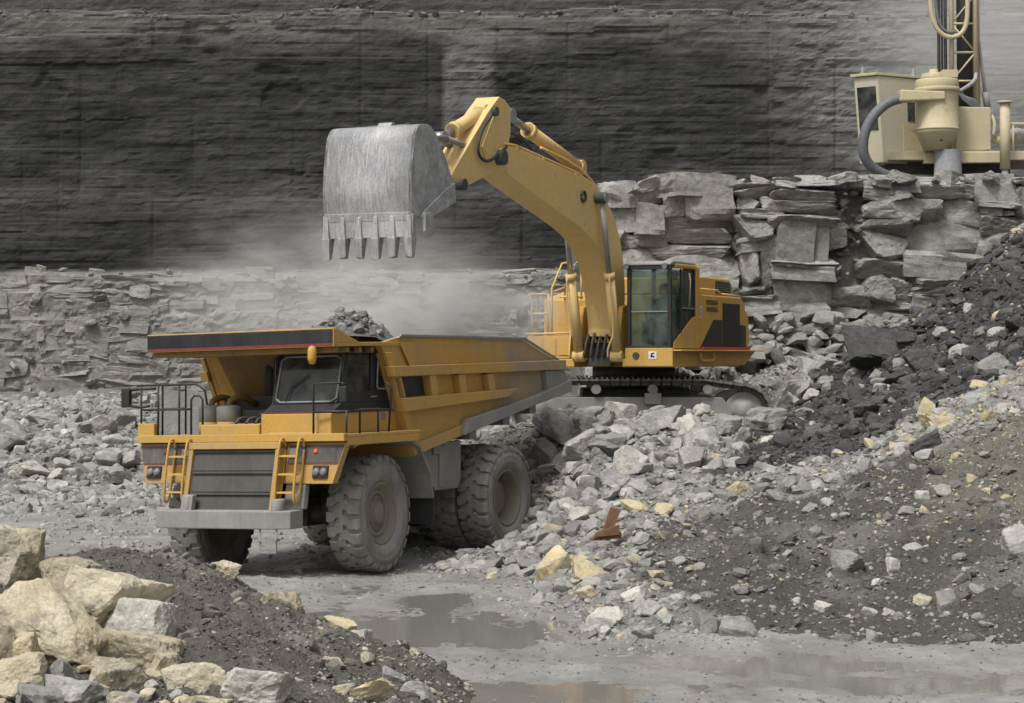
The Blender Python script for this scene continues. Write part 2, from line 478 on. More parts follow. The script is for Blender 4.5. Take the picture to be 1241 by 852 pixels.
_slope_pts = [P3(*p) for p in [
    (520,692,38.0), (600,700,36.6), (650,712,35.2), (700,752,30.9), (716,776,28.7), (800,776,28.6), (910,772,28.9), (1050,778,28.5), (1241,781,28.2),
    (700,700,33.5), (700,620,38.0), (700,560,41.5), (690,508,45.5), (650,645,41.3), (650,595,43.2), (650,540,45.2), (640,505,47.0), (600,672,39.8), (570,545,46.6),
    (780,720,31.0), (780,640,36.0), (780,560,41.5), (780,505,45.6),
    (850,720,31.0), (850,640,36.0), (850,560,41.0), (850,507,45.6),
    (925,700,32.0), (925,620,36.5), (925,550,41.5), (925,520,46.2),
    (1000,720,31.0), (1000,640,34.5), (1000,560,40.0), (1000,500,46.0), (1000,455,53.0),
    (1120,720,31.0), (1120,640,34.0), (1120,540,38.5), (1120,450,45.0), (1120,390,52.5),
    (1241,650,32.5), (1241,550,36.5), (1241,450,41.5), (1241,350,47.0), (1241,275,51.5),
    (940,458,54.5), (1040,428,54.5), (1180,330,53.5)]]
_slope_pts += [(-3,36,-.6), (0,31,-.5), (.6,27.5,-.4), (4,26.4,-.6), (8,26,-.6), (14,25.5,-.6), (-3,40,-.4), (-2,42,-.3), (-4,43,-.4), (-6,46,-.5), (14,28,.2),
               (14,36,3.0), (14,44,5.4), (16,50,7.6), (-.3,41.2,-.05), (-3,47,.3), (-4,50,.1), (-6,54,-.4), (-1.6,48.5,1.7), (-1.5,52,1.9), (-4,56,0), (-7,60,-.8), (0,49,2), (3,48.6,2), (6,48.6,2),
               (3,51,2), (0,52,2), (6.2,52,2), (3,54,2.2), (0,56,1.8), (5,56,2.9), (15,54,7.4), (12.6,54.5,6.2), (11.5,56.2,5.2), (13.2,56.5,6.0), (15.5,56.5,6.8)]
_slope = tps(_slope_pts, .01)
def slope_h(x, y):
    h = _slope(x, y)
    on_pad = smooth(46.3, 47.6, y) * smooth(55, 53, y) * smooth(-2, -.5, x) * smooth(7.5, 6.3, x)
    h = h * (1 - on_pad) + 2.0 * on_pad
    r = .24 * fbm(x * .8, y * .8, 0, 4, 31) + .15 * np.abs(fbm(x * 2.3, y * 2.3, 0, 3, 37)) + .07 * fbm(x * 6, y * 6, 0, 3, 41)
    return h + r * (1 - .85 * on_pad) * smooth(-.5, .5, h)

_mound = tps([P3(*p) for p in [(0,715,24), (60,732,23.6), (115,674,24.8), (200,678,25.2), (280,705,25.4), (340,750,25.2), (400,768,24.8), (460,775,24.4), (505,815,23.6),
                               (150,786,22.2), (250,790,21.8), (350,820,21.8), (430,842,21.6), (60,848,20.0), (0,806,20.5), (150,895,19.4), (0,900,18.6), (300,880,20.0)]]
              + [(-.4,23.3,-.1), (-.2,22,-.1), (-.3,20,0), (-1,25.8,-.15), (-2,27,-.2), (-3,28.2,-.2), (-4.5,28.6,-.2), (-7,28.8,-.2), (-9,28.6,0), (-9,24,2.0), (-9,19,1.6),
                 (-6,15,.6), (-3,15,.4), (-1,15,-.1), (-9,15,.8), (1.2,24,-.8), (1.2,20,-.5)], .02)
def mound_h(x, y):
    h = _mound(x, y)
    return h + (.16 * fbm(x * 1.1, y * 1.1, 0, 4, 51) + .13 * np.abs(fbm(x * 3.0, y * 3.0, 0, 3, 53)) + .045 * fbm(x * 9, y * 9, 0, 4, 57)) * smooth(-.3, .2, h)

WALL_Y = 80.0
_talus = tps([P3(*p) for p in [(0,603,57.5), (80,600,58.5), (160,592,61.5), (0,560,62), (80,550,63), (150,552,65), (0,510,70), (60,505,70.5), (130,512,71), (165,530,70),
                               (0,488,77), (100,480,78), (200,478,78.5), (300,500,76), (420,520,74)]]
              + [(-26,60,.5), (-26,72,2.4), (-26,79,3), (-12,60,-.3), (-8,64,-.4), (-10,68,.5), (-4,66,-.4), (-4,74,.6), (2,70,-.3), (2,79,1.2), (-20,54,-.6), (-12,54,-.5), (-4,58,-.6)], .02)
def talus_h(x, y):
    return _talus(x, y) + .18 * fbm(x * .8, y * .8, 0, 4, 61) + .15 * np.abs(fbm(x * 2, y * 2, 0, 3, 67))

def ground_h(x, y):
    x = np.asarray(x, float); y = np.asarray(y, float)
    h = floor_h(x, y)
    h = np.maximum(h, np.where((x > -7) & (x < 17) & (y > 25) & (y < 58), slope_h(x, y), -9))
    h = np.maximum(h, np.where((x > -9.5) & (x < 1.3) & (y > 14) & (y < 29), mound_h(x, y), -9))
    h = np.maximum(h, np.where((x > -27) & (x < 3) & (y > 54) & (y < 80), talus_h(x, y), -9))
    return h

def hit(px, py, y0=16.0, y1=79.0):
    """first point of the terrain that the line through this pixel meets"""
    Y = np.arange(y0, y1, .04)
    X = (px - CX) * Y / F; Z = CAMZ - (py - HY) * Y / F
    below = Z <= ground_h(X, Y)
    if not below.any(): return None
    k = int(np.argmax(below))
    return Vector((X[k], Y[k], Z[k]))

# ------------------------------------------------------------------ ground colours (of the material itself)
SHALE_POLY = [(1300,255), (1200,300), (1130,330), (1040,395), (975,470), (955,500), (900,540), (860,580), (960,560), (1050,545), (1100,505), (1180,470), (1300,400)]
SOIL_POLY = [(1300,470), (1180,520), (1080,560), (960,600), (880,610), (800,640), (760,690), (830,735), (900,765), (1060,790), (1300,790)]
def slope_tint(x, y, z):
    px, py = proj(x, y, z)
    px = px + 36 * fbm(x * 1.1, y * 1.1, 0, 5, 71, .65); py = py + 32 * fbm(x * 1.1, y * 1.1, 0, 5, 73, .65)
    c = np.empty((len(x), 3)); c[:] = (.235, .228, .212)
    so = inpoly(px, py, SOIL_POLY)
    c[so] = (.092, .087, .076)
    mixn = smooth(-.15, .45, fbm(x * .8, y * .8, 0, 4, 75))[:, None]
    c = np.where(so[:, None], c * (1 - mixn) + np.array((.165, .158, .141)) * mixn, c)
    yel = so & (px > 1120) & (py < 640)
    c[yel] = c[yel] * .6 + np.array((.23, .215, .165)) * .4
    sh = inpoly(px, py, SHALE_POLY)
    c[sh] = (.062, .061, .059)
    return c

def terrain(name, hfun, xs, ys, tint, mat, smooth_=True):
    X, Y = np.meshgrid(xs, ys)
    x, y = X.ravel(), Y.ravel(); z = hfun(x, y)
    me = mesh_np(name, np.stack([x, y, z], 1), grid_faces(len(xs), len(ys)), [mat], smooth_, tint(x, y, z))
    o = link(name, me); tag(o, kind='structure')
    return o

# quarry floor: fine where the camera looks, coarse out to the horizon
def mat_mud():
    m, nt, b = new_mat('wet_mud'); g = NT(nt)
    geo = g.n('ShaderNodeNewGeometry').outputs['Position']
    base = g.n('ShaderNodeVertexColor', layer_name='tint').outputs['Color']
    sz = g.n('ShaderNodeSeparateXYZ'); g.l(geo, sz.inputs[0])
    st = g.mapping(geo, (1.0, .6, 1))
    n1 = g.noise(st, .9, 7, .62, .6); n2 = g.noise(geo, 9, 6, .7); n3 = g.noise(geo, 45, 4, .7)
    wet = g.math('MAXIMUM', g.rng(g.math('ADD', sz.outputs['Z'], g.math('MULTIPLY', n2, .022)), -.018, .070, 1, 0), 0)
    c = g.scale_col(base, g.rng(n1, .3, .7, .66, 1.28))
    c = g.scale_col(c, g.rng(n2, .3, .7, .84, 1.14))
    c = g.scale_col(c, g.rng(n3, .3, .7, .82, 1.16))
    c = g.mix(g.math('MULTIPLY', wet, .45), c, (.17, .162, .145))
    g.l(c, b.inputs['Base Color'])
    g.l(g.rng(wet, 0, 1, .80, .24), b.inputs['Roughness'])
    b.inputs['Specular IOR Level'].default_value = .4
    g.l(g.bump(g.math('ADD', n2, g.math('MULTIPLY', n3, .6)), .5, .04), b.inputs['Normal'])
    return m
M['mud'] = mat_mud()
ys, yy = [], 14.0
while yy < 84: ys.append(yy); yy += max(.05, yy * yy / 14000)
ys = np.r_[-600, -200, -60, -10, 8, np.array(ys), 90, 120, 200, 500, 1200]
xs = np.r_[-900, -300, -90, -40, np.linspace(-24, -9, 70), np.linspace(-8.9, 9, 260), np.linspace(9.3, 24, 50), 40, 90, 300, 900]
def floor_tint(x, y, z):
    c = np.empty((len(x), 3)); c[:] = (.262, .256, .238)
    far = smooth(44, 56, y)[:, None]
    c = c * (1 - far) + np.array((.27, .263, .244)) * far
    return c
def floor_full(x, y):
    inside = (np.abs(x) < 30) & (y > 12) & (y < 86)
    return np.where(inside, floor_h(x, y), 0.0)
terrain('ground', floor_full, xs, ys, floor_tint, M['mud'])

def mat_water():
    m, nt, b = new_mat('puddle_water'); g = NT(nt)
    geo = g.n('ShaderNodeNewGeometry').outputs['Position']
    g.l(g.mix(g.noise(geo, 1.2, 4), (.17, .162, .145), (.24, .232, .212)), b.inputs['Base Color'])
    b.inputs['Roughness'].default_value = .07
    b.inputs['Specular IOR Level'].default_value = .5
    g.l(g.bump(g.noise(g.mapping(geo, (1, .7, 1)), 6, 3), .05, .01), b.inputs['Normal'])
    return m
M['water'] = mat_water()
# one sheet of standing water under the dips of the mud
Vw = [(-4.5, 21.5, WATER), (8.5, 21.5, WATER), (8.5, 28.2, WATER), (1.5, 28.6, WATER), (1.0, 35.5, WATER), (-3.0, 35.5, WATER)]
me = bpy.data.meshes.new('puddle_water'); me.from_pydata(Vw, [], [tuple(range(len(Vw)))]); me.materials.append(M['water'])
tag(link('puddle_water', me), kind='structure')

terrain('rubble_slope', slope_h, np.arange(-7, 17, .095), np.arange(25.5, 58, .11), slope_tint, M['soil'])
def mound_tint(x, y, z):
    c = np.empty((len(x), 3)); c[:] = (.122, .113, .098)
    k = smooth(0, .5, fbm(x * 1.3, y * 1.3, 0, 4, 81))[:, None]
    return c * (1 - k) + np.array((.20, .188, .163)) * k
terrain('soil_mound', mound_h, np.arange(-9.5, 1.3, .05), np.arange(14, 29, .055), mound_tint, M['soil'])
def talus_tint(x, y, z):
    c = np.empty((len(x), 3)); c[:] = (.20, .195, .18); return c
terrain('talus_slope', talus_h, np.arange(-27, 3, .16), np.arange(54, 80.2, .2), talus_tint, M['soil'])

# ------------------------------------------------------------------ highwall
def wall_layers(x, z, seed):
    """bedded rock face: each thin bed stands out or sits back by its own amount"""
    zz = z + .22 * fbm(x * .12, 0, 0, 3, seed) + .05 * fbm(x * .9, 0, z * .4, 3, seed + 5)
    out = 0
    for th, amp, sx in ((.13, .030, .8), (.34, .05, .5), (1.1, .10, .22)):
        L = np.floor(zz / th)
        out = out + amp * noise3(x * sx + L * 7.31, L * 3.7, 0, seed + int(th * 100))
    return out
LIME_Z = 7.2        # below: pale limestone beds, above: dark shale
LEDGE_Z = 17.15
def wall_y(x, z):
    lime = smooth(LIME_Z + .1, LIME_Z - .2, z)
    rel = wall_layers(x, z, 93) - (.04 + .20 * smooth(.1, .45, fbm(x * .16, z * .22, 0, 3, 95))) * np.abs(fbm(x * 1.3, z * 2.6, 0, 4, 98)) + .03 * fbm(x * 3.5, z * 7, 0, 3, 99)
    y = WALL_Y + .30 * fbm(x * .09, z * .1, 0, 3, 91) + .12 * fbm(x * .30, z * .5, 0, 3, 97) + rel * (.62 + .38 * lime) + (1 - lime) * .06 * fbm(x * 1.8, z * 2.2, 0, 4, 90) - .16 * lime * np.abs(fbm(x * 1.6, z * 2.8, 0, 4, 92))
    u = np.mod(x + .25 * noise3(np.floor(x / 1.32), 0, 0, 5), 1.32) - .66
    dark = smooth(LIME_Z, LIME_Z + .5, z) * smooth(LEDGE_Z, LEDGE_Z - .6, z)
    bar = np.exp(-(u / .07) ** 2) * smooth(.0, .5, noise3(np.floor(x / 1.32) * 3.1, z * .35, 0, 8))
    y = y + dark * .055 * bar                                        # half barrels of the pre-split holes
    hole = smooth(.42, .62, fbm(x * .33, z * .5, 0, 3, 103))
    y = y + dark * .16 * hole
    z = z + .35 * fbm(x * .3, 0, 0, 4, 107)
    y = y + .5 * smooth(LEDGE_Z, LEDGE_Z + .05, z) + 2.6 * smooth(LEDGE_Z + .25, LEDGE_Z + .6, z)   # safety ledge on top
    y = y - .25 * smooth(LIME_Z + .1, LIME_Z - .25, z)                # limestone stands a little proud
    return y + .03 * (z - 7)
xs = np.r_[-120, -80, -50, -35, np.linspace(-26, 26, 440), 35, 50, 80, 120]
zs = np.r_[-1.5, np.linspace(0, 6.5, 44), np.linspace(6.55, 20.5, 170), 22, 24, 27]
X, Z = np.meshgrid(xs, zs)
x, z = X.ravel(), Z.ravel(); y = wall_y(x, z)
c = np.empty((len(x), 3))
band = .5 + .5 * noise3(x * .25, np.floor((z + .2 * fbm(x * .15, 0, 0, 2, 3)) / .22), 0, 111)
band2 = noise3(x * .45, np.floor((z + .15 * fbm(x * .2, 0, 0, 3, 4)) / .09), 0, 117)
c[:] = (.034, .0337, .033); c *= (.84 + .32 * band)[:, None] * (1 + .28 * band2)[:, None] * (1 + .22 * fbm(x * 2.2, z * .10, 0, 4, 113) + .45 * fbm(x * .45, z * .8, 0, 5, 114))[:, None]
lime = smooth(LIME_Z + .12, LIME_Z - .12, z + .12 * fbm(x * .8, 0, 0, 3, 7))[:, None]
c = c * (1 - lime) + (np.array((.225, .216, .196)) * (.75 + .4 * band)[:, None]) * lime
pale = (np.exp(-((z - 10.1 - .2 * fbm(x * .2, 0, 0, 2, 9)) / .55) ** 2) * .35)[:, None]                # greyer seam
c = c * (1 - pale) + np.array((.12, .117, .11)) * pale
top = smooth(15.4, 17.2, z + .5 * fbm(x * .3, z, 0, 3, 12))[:, None] * .75
c = c * (1 - top) + np.array((.15, .146, .135)) * (.75 + .4 * band)[:, None] * top
up = smooth(LEDGE_Z + .5, LEDGE_Z + .8, z)[:, None] * .8
c = c * (1 - up) + np.array((.06, .058, .055)) * up
patch = (smooth(-2.75, -2.6, x) * smooth(-.5, -1.0, x) * smooth(11.0, 13.2, z) * smooth(17, 15.5, z) * .55)[:, None]   # dusted panel
c = c * (1 - patch) + np.array((.17, .167, .16)) * patch
rt = (smooth(7.5, 14.5, x + 2.0 * fbm(x * .2, z * .25, 0, 3, 14)) * smooth(9.0, 12.5, z + 1.2 * fbm(x * .3, z * .3, 0, 3, 15)) * .72)[:, None]         # paler grey towards the upper right of the face
c = c * (1 - rt) + np.array((.20, .197, .19)) * (.8 + .3 * band)[:, None] * rt
M['wall'] = mat_rock('highwall_rock', None, None, use_tint=True, bump=.35, bscale=6.0, rnd=0, strata=True)
me = mesh_np('highwall', np.stack([x, y, z], 1), grid_faces(len(xs), len(zs)), [M['wall']], False, c)
highwall = tag(link('highwall', me), kind='structure')

# ------------------------------------------------------------------ stones: shared shapes
_ico = {}
def ico(sub):
    if sub not in _ico:
        bm = bmesh.new(); bmesh.ops.create_icosphere(bm, subdivisions=sub + 1 if sub else 1, radius=1)
        V = np.array([v.co[:] for v in bm.verts]); Fc = np.array([[v.index for v in f.verts] for f in bm.faces]); bm.free()
        V /= np.linalg.norm(V, axis=1)[:, None]
        _ico[sub] = (V, Fc)
    return _ico[sub]

def rock_arrays(seed, sub, boxy=.6, extra=9, rough=.05, dims=(1, 1, 1)):
    """a lump broken along random planes: fracture faces, sharp arrises, rough skin; about unit half-size"""
    r = np.random.default_rng(seed)
    D, Fc = ico(sub)
    N = []; d = []
    for ax in range(3):
        for s in (1, -1):
            n = np.zeros(3); n[ax] = s; n += r.normal(0, .16 + .25 * (1 - boxy), 3); N.append(n / np.linalg.norm(n)); d.append(r.uniform(.62, .85))
    for _ in range(extra):
        n = r.normal(0, 1, 3); N.append(n / np.linalg.norm(n)); d.append(r.uniform(.72, 1.08))
    N = np.array(N); d = np.array(d)
    c = D @ N.T
    R = np.where(c > .05, d[None] / np.maximum(c, .05), 9).min(1)
    V = D * R[:, None]
    if rough > 0:
        s = seed % 1000
        q = fbm(V[:, 0] * 2.2 + s, V[:, 1] * 2.2, V[:, 2] * 2.2, 3, s)
        V = V + D * (q * rough * 1.6)[:, None]
        if sub >= 3:
            q = np.abs(fbm(V[:, 0] * 6 + s, V[:, 1] * 6, V[:, 2] * 6, 4, s + 9))
            V = V - D * (q * rough * .9)[:, None]
    return V * np.array(dims), Fc

def block_arrays(seed, n=7, rough=.035):
    """a bedded block of unit size: flat split faces, broken corners, a little bedding relief"""
    r = np.random.default_rng(seed)
    g = np.linspace(-1, 1, n); A, B = np.meshgrid(g, g); A = A.ravel(); B = B.ravel(); O = np.ones_like(A)
    V, Fc, base = [], [], 0
    q = grid_faces(n, n)
    for ax in range(3):
        for sg in (1, -1):
            P_ = np.zeros((n * n, 3)); P_[:, ax] = sg; P_[:, (ax + 1) % 3] = A; P_[:, (ax + 2) % 3] = B
            V.append(P_); Fc.append((q if sg > 0 else q[:, ::-1]) + base); base += n * n
    V = np.concatenate(V) * .5; Fc = np.concatenate(Fc)
    # weld the seams
    key = np.round(V * 1000).astype(int); _, first, inv = np.unique(key, axis=0, return_index=True, return_inverse=True)
    V = V[first]; Fc = inv.reshape(-1)[Fc]
    sk = r.normal(0, .05, (3, 3)); V = V @ (np.eye(3) + sk).T
    for _ in range(int(r.integers(5, 9))):                                  # knock corners and arrises off
        nn = np.sign(r.normal(0, 1, 3)) * r.uniform(.15, 1, 3); nn /= np.linalg.norm(nn)
        d = r.uniform(.72, .95) * (np.abs(nn).sum() * .5)
        e = np.maximum(V @ nn - d, 0); V = V - e[:, None] * nn[None]
    f = fbm(V[:, 0] * 3 + seed, V[:, 1] * 3, V[:, 2] * 4, 3, seed % 97); L = noise3(np.floor(V[:, 2] * 6 + seed), seed, 0, 3)
    out = V / np.maximum(np.linalg.norm(V, axis=1), .1)[:, None]
    V = V + out * (rough * 1.5 * f + rough * .7 * L)[:, None]
    return V, Fc

def split_beds(r, x0, x1, z0, top, colw, bedh, cut=.3):
    """rock face broken by upright joints into columns and by bedding into blocks: (x, z, w, h, column)"""
    cells = []; x = x0; ci = 0
    while x < x1:
        w = r.uniform(*colw); z = z0 + r.uniform(-.2, .1); tp = top(x + w / 2); ci += 1
        while z < tp - .05:
            h = bedh(r, z); h = min(h, tp - z + .06)
            if h < .1: break
            if r.random() < cut and w > .7:
                k = r.uniform(.3, .7); cells.append((x + w * k / 2, z + h / 2, w * k, h, ci)); cells.append((x + w * (1 + k) / 2, z + h / 2, w * (1 - k), h, ci))
            else: cells.append((x + w / 2, z + h / 2, w, h, ci))
            z += h
        x += w
    return cells

def scatter(name, protos, pos, size, tint, mat, seed, kind='stuff', parent=None, squash=(.35, 1.0)):
    """many small stones joined into one mesh"""
    r = np.random.default_rng(seed); n = len(pos)
    which = r.integers(0, len(protos), n)
    Vs, Fs, Cs, base = [], [], [], 0
    for k, (V, Fc) in enumerate(protos):
        idx = np.nonzero(which == k)[0]
        if not len(idx): continue
        m = len(idx)
        q = r.normal(0, 1, (m, 4)); q /= np.linalg.norm(q, axis=1)[:, None]
        a, b, c_, d = q.T
        Rm = np.stack([1-2*(c_*c_+d*d), 2*(b*c_-a*d), 2*(b*d+a*c_), 2*(b*c_+a*d), 1-2*(b*b+d*d), 2*(c_*d-a*b), 2*(b*d-a*c_), 2*(c_*d+a*b), 1-2*(b*b+c_*c_)], 1).reshape(m, 3, 3)
        sc = np.stack([r.uniform(.8, 1.25, m), r.uniform(.7, 1.1, m), r.uniform(*squash, m)], 1) * size[idx][:, None]
        W = np.einsum('nij,nvj->nvi', Rm, V[None] * sc[:, None, :])
        W[:, :, 2] *= .8
        W = W + pos[idx][:, None, :]
        nv = len(V)
        Vs.append(W.reshape(-1, 3)); Fs.append((Fc[None] + (np.arange(m) * nv)[:, None, None] + base).reshape(-1, 3))
        Cs.append(np.repeat(tint[idx], nv, 0)); base += m * nv
    me = mesh_np(name, np.concatenate(Vs), np.concatenate(Fs), [mat], False, np.concatenate(Cs))
    o = link(name, me, parent); tag(o, kind=kind)
    return o

SMALL = [rock_arrays(100 + i, 1, .45, 8, 0) for i in range(8)]
TINY = [rock_arrays(200 + i, 0, .4, 6, 0) for i in range(6)]

# limestone beds at the foot of the highwall: each block that can be picked out is a stone of its own
BLOCKS = []
for i in range(26):
    r = np.random.default_rng(300 + i)
    V, Fc = block_arrays(300 + i)
    BLOCKS.append((V, Fc))
for i in range(26):                                                          # half of the shapes are freely broken, not boxy
    if i % 3:
        V, Fc = rock_arrays(340 + i, 3, .85, 7, .05); V = V / np.ptp(V, axis=0) * 1.12
        BLOCKS[i] = (V, Fc)
def block_mesh(i, mat):
    key = 'stone_shape_%d_%s' % (i, mat)
    me = bpy.data.meshes.get(key)
    if me is None:
        me = mesh_np(key, BLOCKS[i][0], BLOCKS[i][1], [M[mat]], False)
    return me
r = np.random.default_rng(41)
cells = split_beds(r, -20.5, 4.3, 1.2, lambda x: LIME_Z - .05 + .12 * math.sin(x * 2.3), (.5, 1.7), lambda r_, z: r_.uniform(.12, .58), .45)
vis = []
for (x, z, w, h, ci) in cells:
    px, py = proj(x, WALL_Y - .4, z)
    behind_truck = (240 < px < 690) and py > 405
    if -30 < px < 740 and 320 < py < 500 and not behind_truck and r.random() < .92: vis.append((x, z, w, h))
vis.sort(key=lambda c_: -c_[2] * c_[3])
rest = vis[300:]
for (x, z, w, h) in vis[:300]:
    o = link('stone', block_mesh(int(r.integers(26)), 'far_stone'), highwall)
    yy = float(wall_y(np.array([x]), np.array([z]))[0])
    dd = r.uniform(.7, 1.0)
    o.location = (x, yy + dd * .5 - .03 + r.uniform(-.06, .07), z + r.normal(0, .05))
    o.scale = (w * 1.2, dd, h * 1.25)
    o.rotation_euler = (r.normal(0, .08) + (math.pi if r.random() < .5 else 0), r.normal(0, .07), r.normal(0, .08))
k = 220
A = np.stack([r.uniform(-20.5, 4.3, k), r.uniform(1.5, LIME_Z + .1, k), np.zeros(k), .10 + .35 * r.random(k) ** 2], 1).tolist()
rest = [(a_[0], a_[1], 0, a_[3]) for a_ in A] + rest
if rest:
    A = np.array(rest); ps = np.stack([A[:, 0], wall_y(A[:, 0], A[:, 1]) - r.uniform(-.08, .16, len(A)), A[:, 1]], 1)
    tn = np.array((.22, .213, .195)) * r.uniform(.7, 1.3, (len(A), 1))
    scatter('small_stones', SMALL, ps, A[:, 3] * .7, tn, M['tint_rock'], 5, parent=highwall)

# ------------------------------------------------------------------ limestone bench on the right, the drill stands on it
BX0, BTOP = 2.75, 8.72
def bench_face(x, z):
    return 56.6 + .35 * np.sin(x * .55 + 1) + .5 * fbm(x * .4, z * .35, 0, 3, 121) - .12 * (z - 5) * 0 + .22 * (BTOP - z) * -.25
def bench_top(x): return BTOP + .18 * fbm(x * .6, 3, 0, 3, 125) + .10 * smooth(9.5, 10.2, x) - .25 * smooth(4, 2.7, x)
xs = np.linspace(BX0, 32, 150); zs = np.linspace(0, 1, 26)
ring = []
for i, t in enumerate(zs):
    zt = t * (bench_top(xs) - .35)
    ring.append(np.stack([xs, bench_face(xs, zt) + .48 + .12 * fbm(xs * 2, zt * 2, 0, 3, 9), zt], 1))
for yb in (58.6, 60, 63, 67, 72, 78, 83):
    ring.append(np.stack([xs, np.full_like(xs, yb), bench_top(xs) - .30 + .08 * fbm(xs * .8, yb, 0, 3, 10)], 1))
V = np.concatenate(ring); nx = len(xs); ny = len(ring)
Fc = grid_faces(nx, ny)
# left end wall of the bench
base = len(V); left = V.reshape(ny, nx, 3)[:, 0]
back = left.copy(); back[:, 1] = 83.5; back[:, 0] -= .6
V = np.concatenate([V, back]); Lf = [[i * nx, (i + 1) * nx, base + i + 1, base + i] for i in range(ny - 1)]
c = np.empty((len(V), 3)); c[:] = (.20, .194, .18)
me = mesh_np('rock_bench', V, np.concatenate([Fc, np.array(Lf)]), [M['soil']], False, c)
bench = tag(link('rock_bench', me), kind='structure')

r = np.random.default_rng(77)
def bed_h(r_, z):
    if z > 5.0 and z < 8.2 and r_.random() < .38: return r_.uniform(.5, .95)
    return r_.uniform(.14, .45)
cells = split_beds(r, BX0 - .25, 16.4, 2.5, lambda x: float(bench_top(np.array([x]))[0]), (.6, 2.0), bed_h, .4)
coff = {ci: r.uniform(-.24, .20) for ci in range(200)}
n = 0
for (x, z, w, h, ci) in sorted(cells, key=lambda c_: -c_[2] * c_[3]):
    px, py = proj(x, 56.5, z)
    if float(ground_h(np.array([x]), np.array([55.6]))[0]) > z + h * .5: continue
    if px > 1280 or n >= 200: continue
    if z > 5.6 and (abs(x - 6.1) < .22 + w * .12 or abs(x - 9.45) < .20 + w * .12): continue      # two open joints
    if z > 5.6:
        for xj in (6.1, 9.45):
            if abs(x - xj) < w * .5 + .14:                                                       # blocks stop at the joint
                e = (w * .5 + .14 - abs(x - xj)); w -= e; x += math.copysign(e / 2, x - xj)
    n += 1
    o = link('stone', block_mesh(int(r.integers(26)), 'bench_stone'), bench)
    dz = r.uniform(1.0, 1.4)
    low = -.40 * smooth(4.6, 3.2, z) + .35 * smooth(5.9, 5.5, z) * smooth(4.2, 4.9, z)
    o.location = (x, float(bench_face(np.array([x]), np.array([z]))[0]) + dz * .5 + coff[ci] + r.uniform(-.12, .12) + float(low) - .15, z + r.normal(0, .015))
    o.scale = (w * 1.24, dz, h * 1.28)
    kz = 1 + 2.2 * float(smooth(5.4, 4.2, z))
    o.rotation_euler = (r.normal(0, .045 * kz) + (math.pi if r.random() < .5 else 0), r.normal(0, .04 * kz), r.normal(0, .13 * kz))
for i in range(3):                                                           # the short left end of the bench
    for zz in np.arange(2.4, 8.4, .75):
        o = link('stone', block_mesh(int(r.integers(26)), 'bench_stone'), bench)
        o.location = (BX0 + r.uniform(-.25, .1), 57.6 + i * 1.9, zz + .3); o.scale = (1.1, 2.0, .78); o.rotation_euler = (0, r.normal(0, .04), r.normal(0, .1))
# loose slabs lying along the rim
for i in range(74):
    x = r.uniform(BX0, 15.2); s = .12 + .36 * r.random() ** 1.5
    o = link('stone', block_mesh(int(r.integers(26)), 'bench_stone'), bench)
    yb = r.uniform(56.3, 58.2)
    o.location = (x, yb, float(bench_top(np.array([x]))[0]) + s * .15 - .12)
    o.scale = (s * r.uniform(1.2, 2.4), s * 1.5, s * r.uniform(.5, .9)); o.rotation_euler = (r.normal(0, .2), r.normal(0, .2), r.uniform(0, 3))
# shadowed joint fill of small stones between the blocks
k = 1500
px_ = r.uniform(BX0, 16.2, k); pz_ = r.uniform(2.6, 8.5, k)
scatter('small_stones', SMALL, np.stack([px_, bench_face(px_, pz_) + r.uniform(.30, .62, k), pz_], 1), r.uniform(.06, .22, k),
        np.array((.24, .233, .215)) * r.uniform(.6, 1.3, (k, 1)), M['tint_rock'], 78, parent=bench)

k = 420; bx = r.uniform(BX0, 12.5, k); bz = r.uniform(2.4, 5.0, k)
scatter('broken_rock', SMALL, np.stack([bx, bench_face(bx, bz) - .35 - .25 * (5 - bz) + r.uniform(0, .3, k), bz], 1), .10 + .26 * r.random(k) ** 1.6, np.array((.25, .243, .225)) * r.uniform(.6, 1.3, (k, 1)), M['tint_rock'], 80, parent=bench)
# stones along the lip of the highwall's ledge
k = 260; lx = r.uniform(-24, 24, k); lz = LEDGE_Z - .35 * fbm(lx * .3, 0, 0, 4, 107) + .12 + r.uniform(-.1, .2, k)
scatter('ledge_stones', SMALL, np.stack([lx, wall_y(lx, lz - .2) + r.uniform(.0, 1.0, k), lz], 1), (.05 + .15 * r.random(k) ** 2.5), np.array((.15, .146, .137)) * r.uniform(.5, 1.3, (k, 1)), M['tint_rock'], 79, parent=highwall)

# ================================================================== THE DUMP TRUCK
# local frame: x forward from the front axle, y to the truck's left, z up from the ground
TRUCK_A = 28.0
truck = empty('dump_truck', (-4.134, 38.425, -0.05), (math.radians(1.6), 0, math.radians(270 - TRUCK_A)))
tag(truck, 'dusty yellow rigid dump truck with black canopy lip under the excavator bucket', 'dump truck')
Y_, BY, BK, BM_, GR, DS, DK, RB = (M['truck_yellow'], M['bed_yellow'], M['black_paint'], M['black_metal'], M['grille'], M['dusty_steel'], M['dark_steel'], M['rubber'])

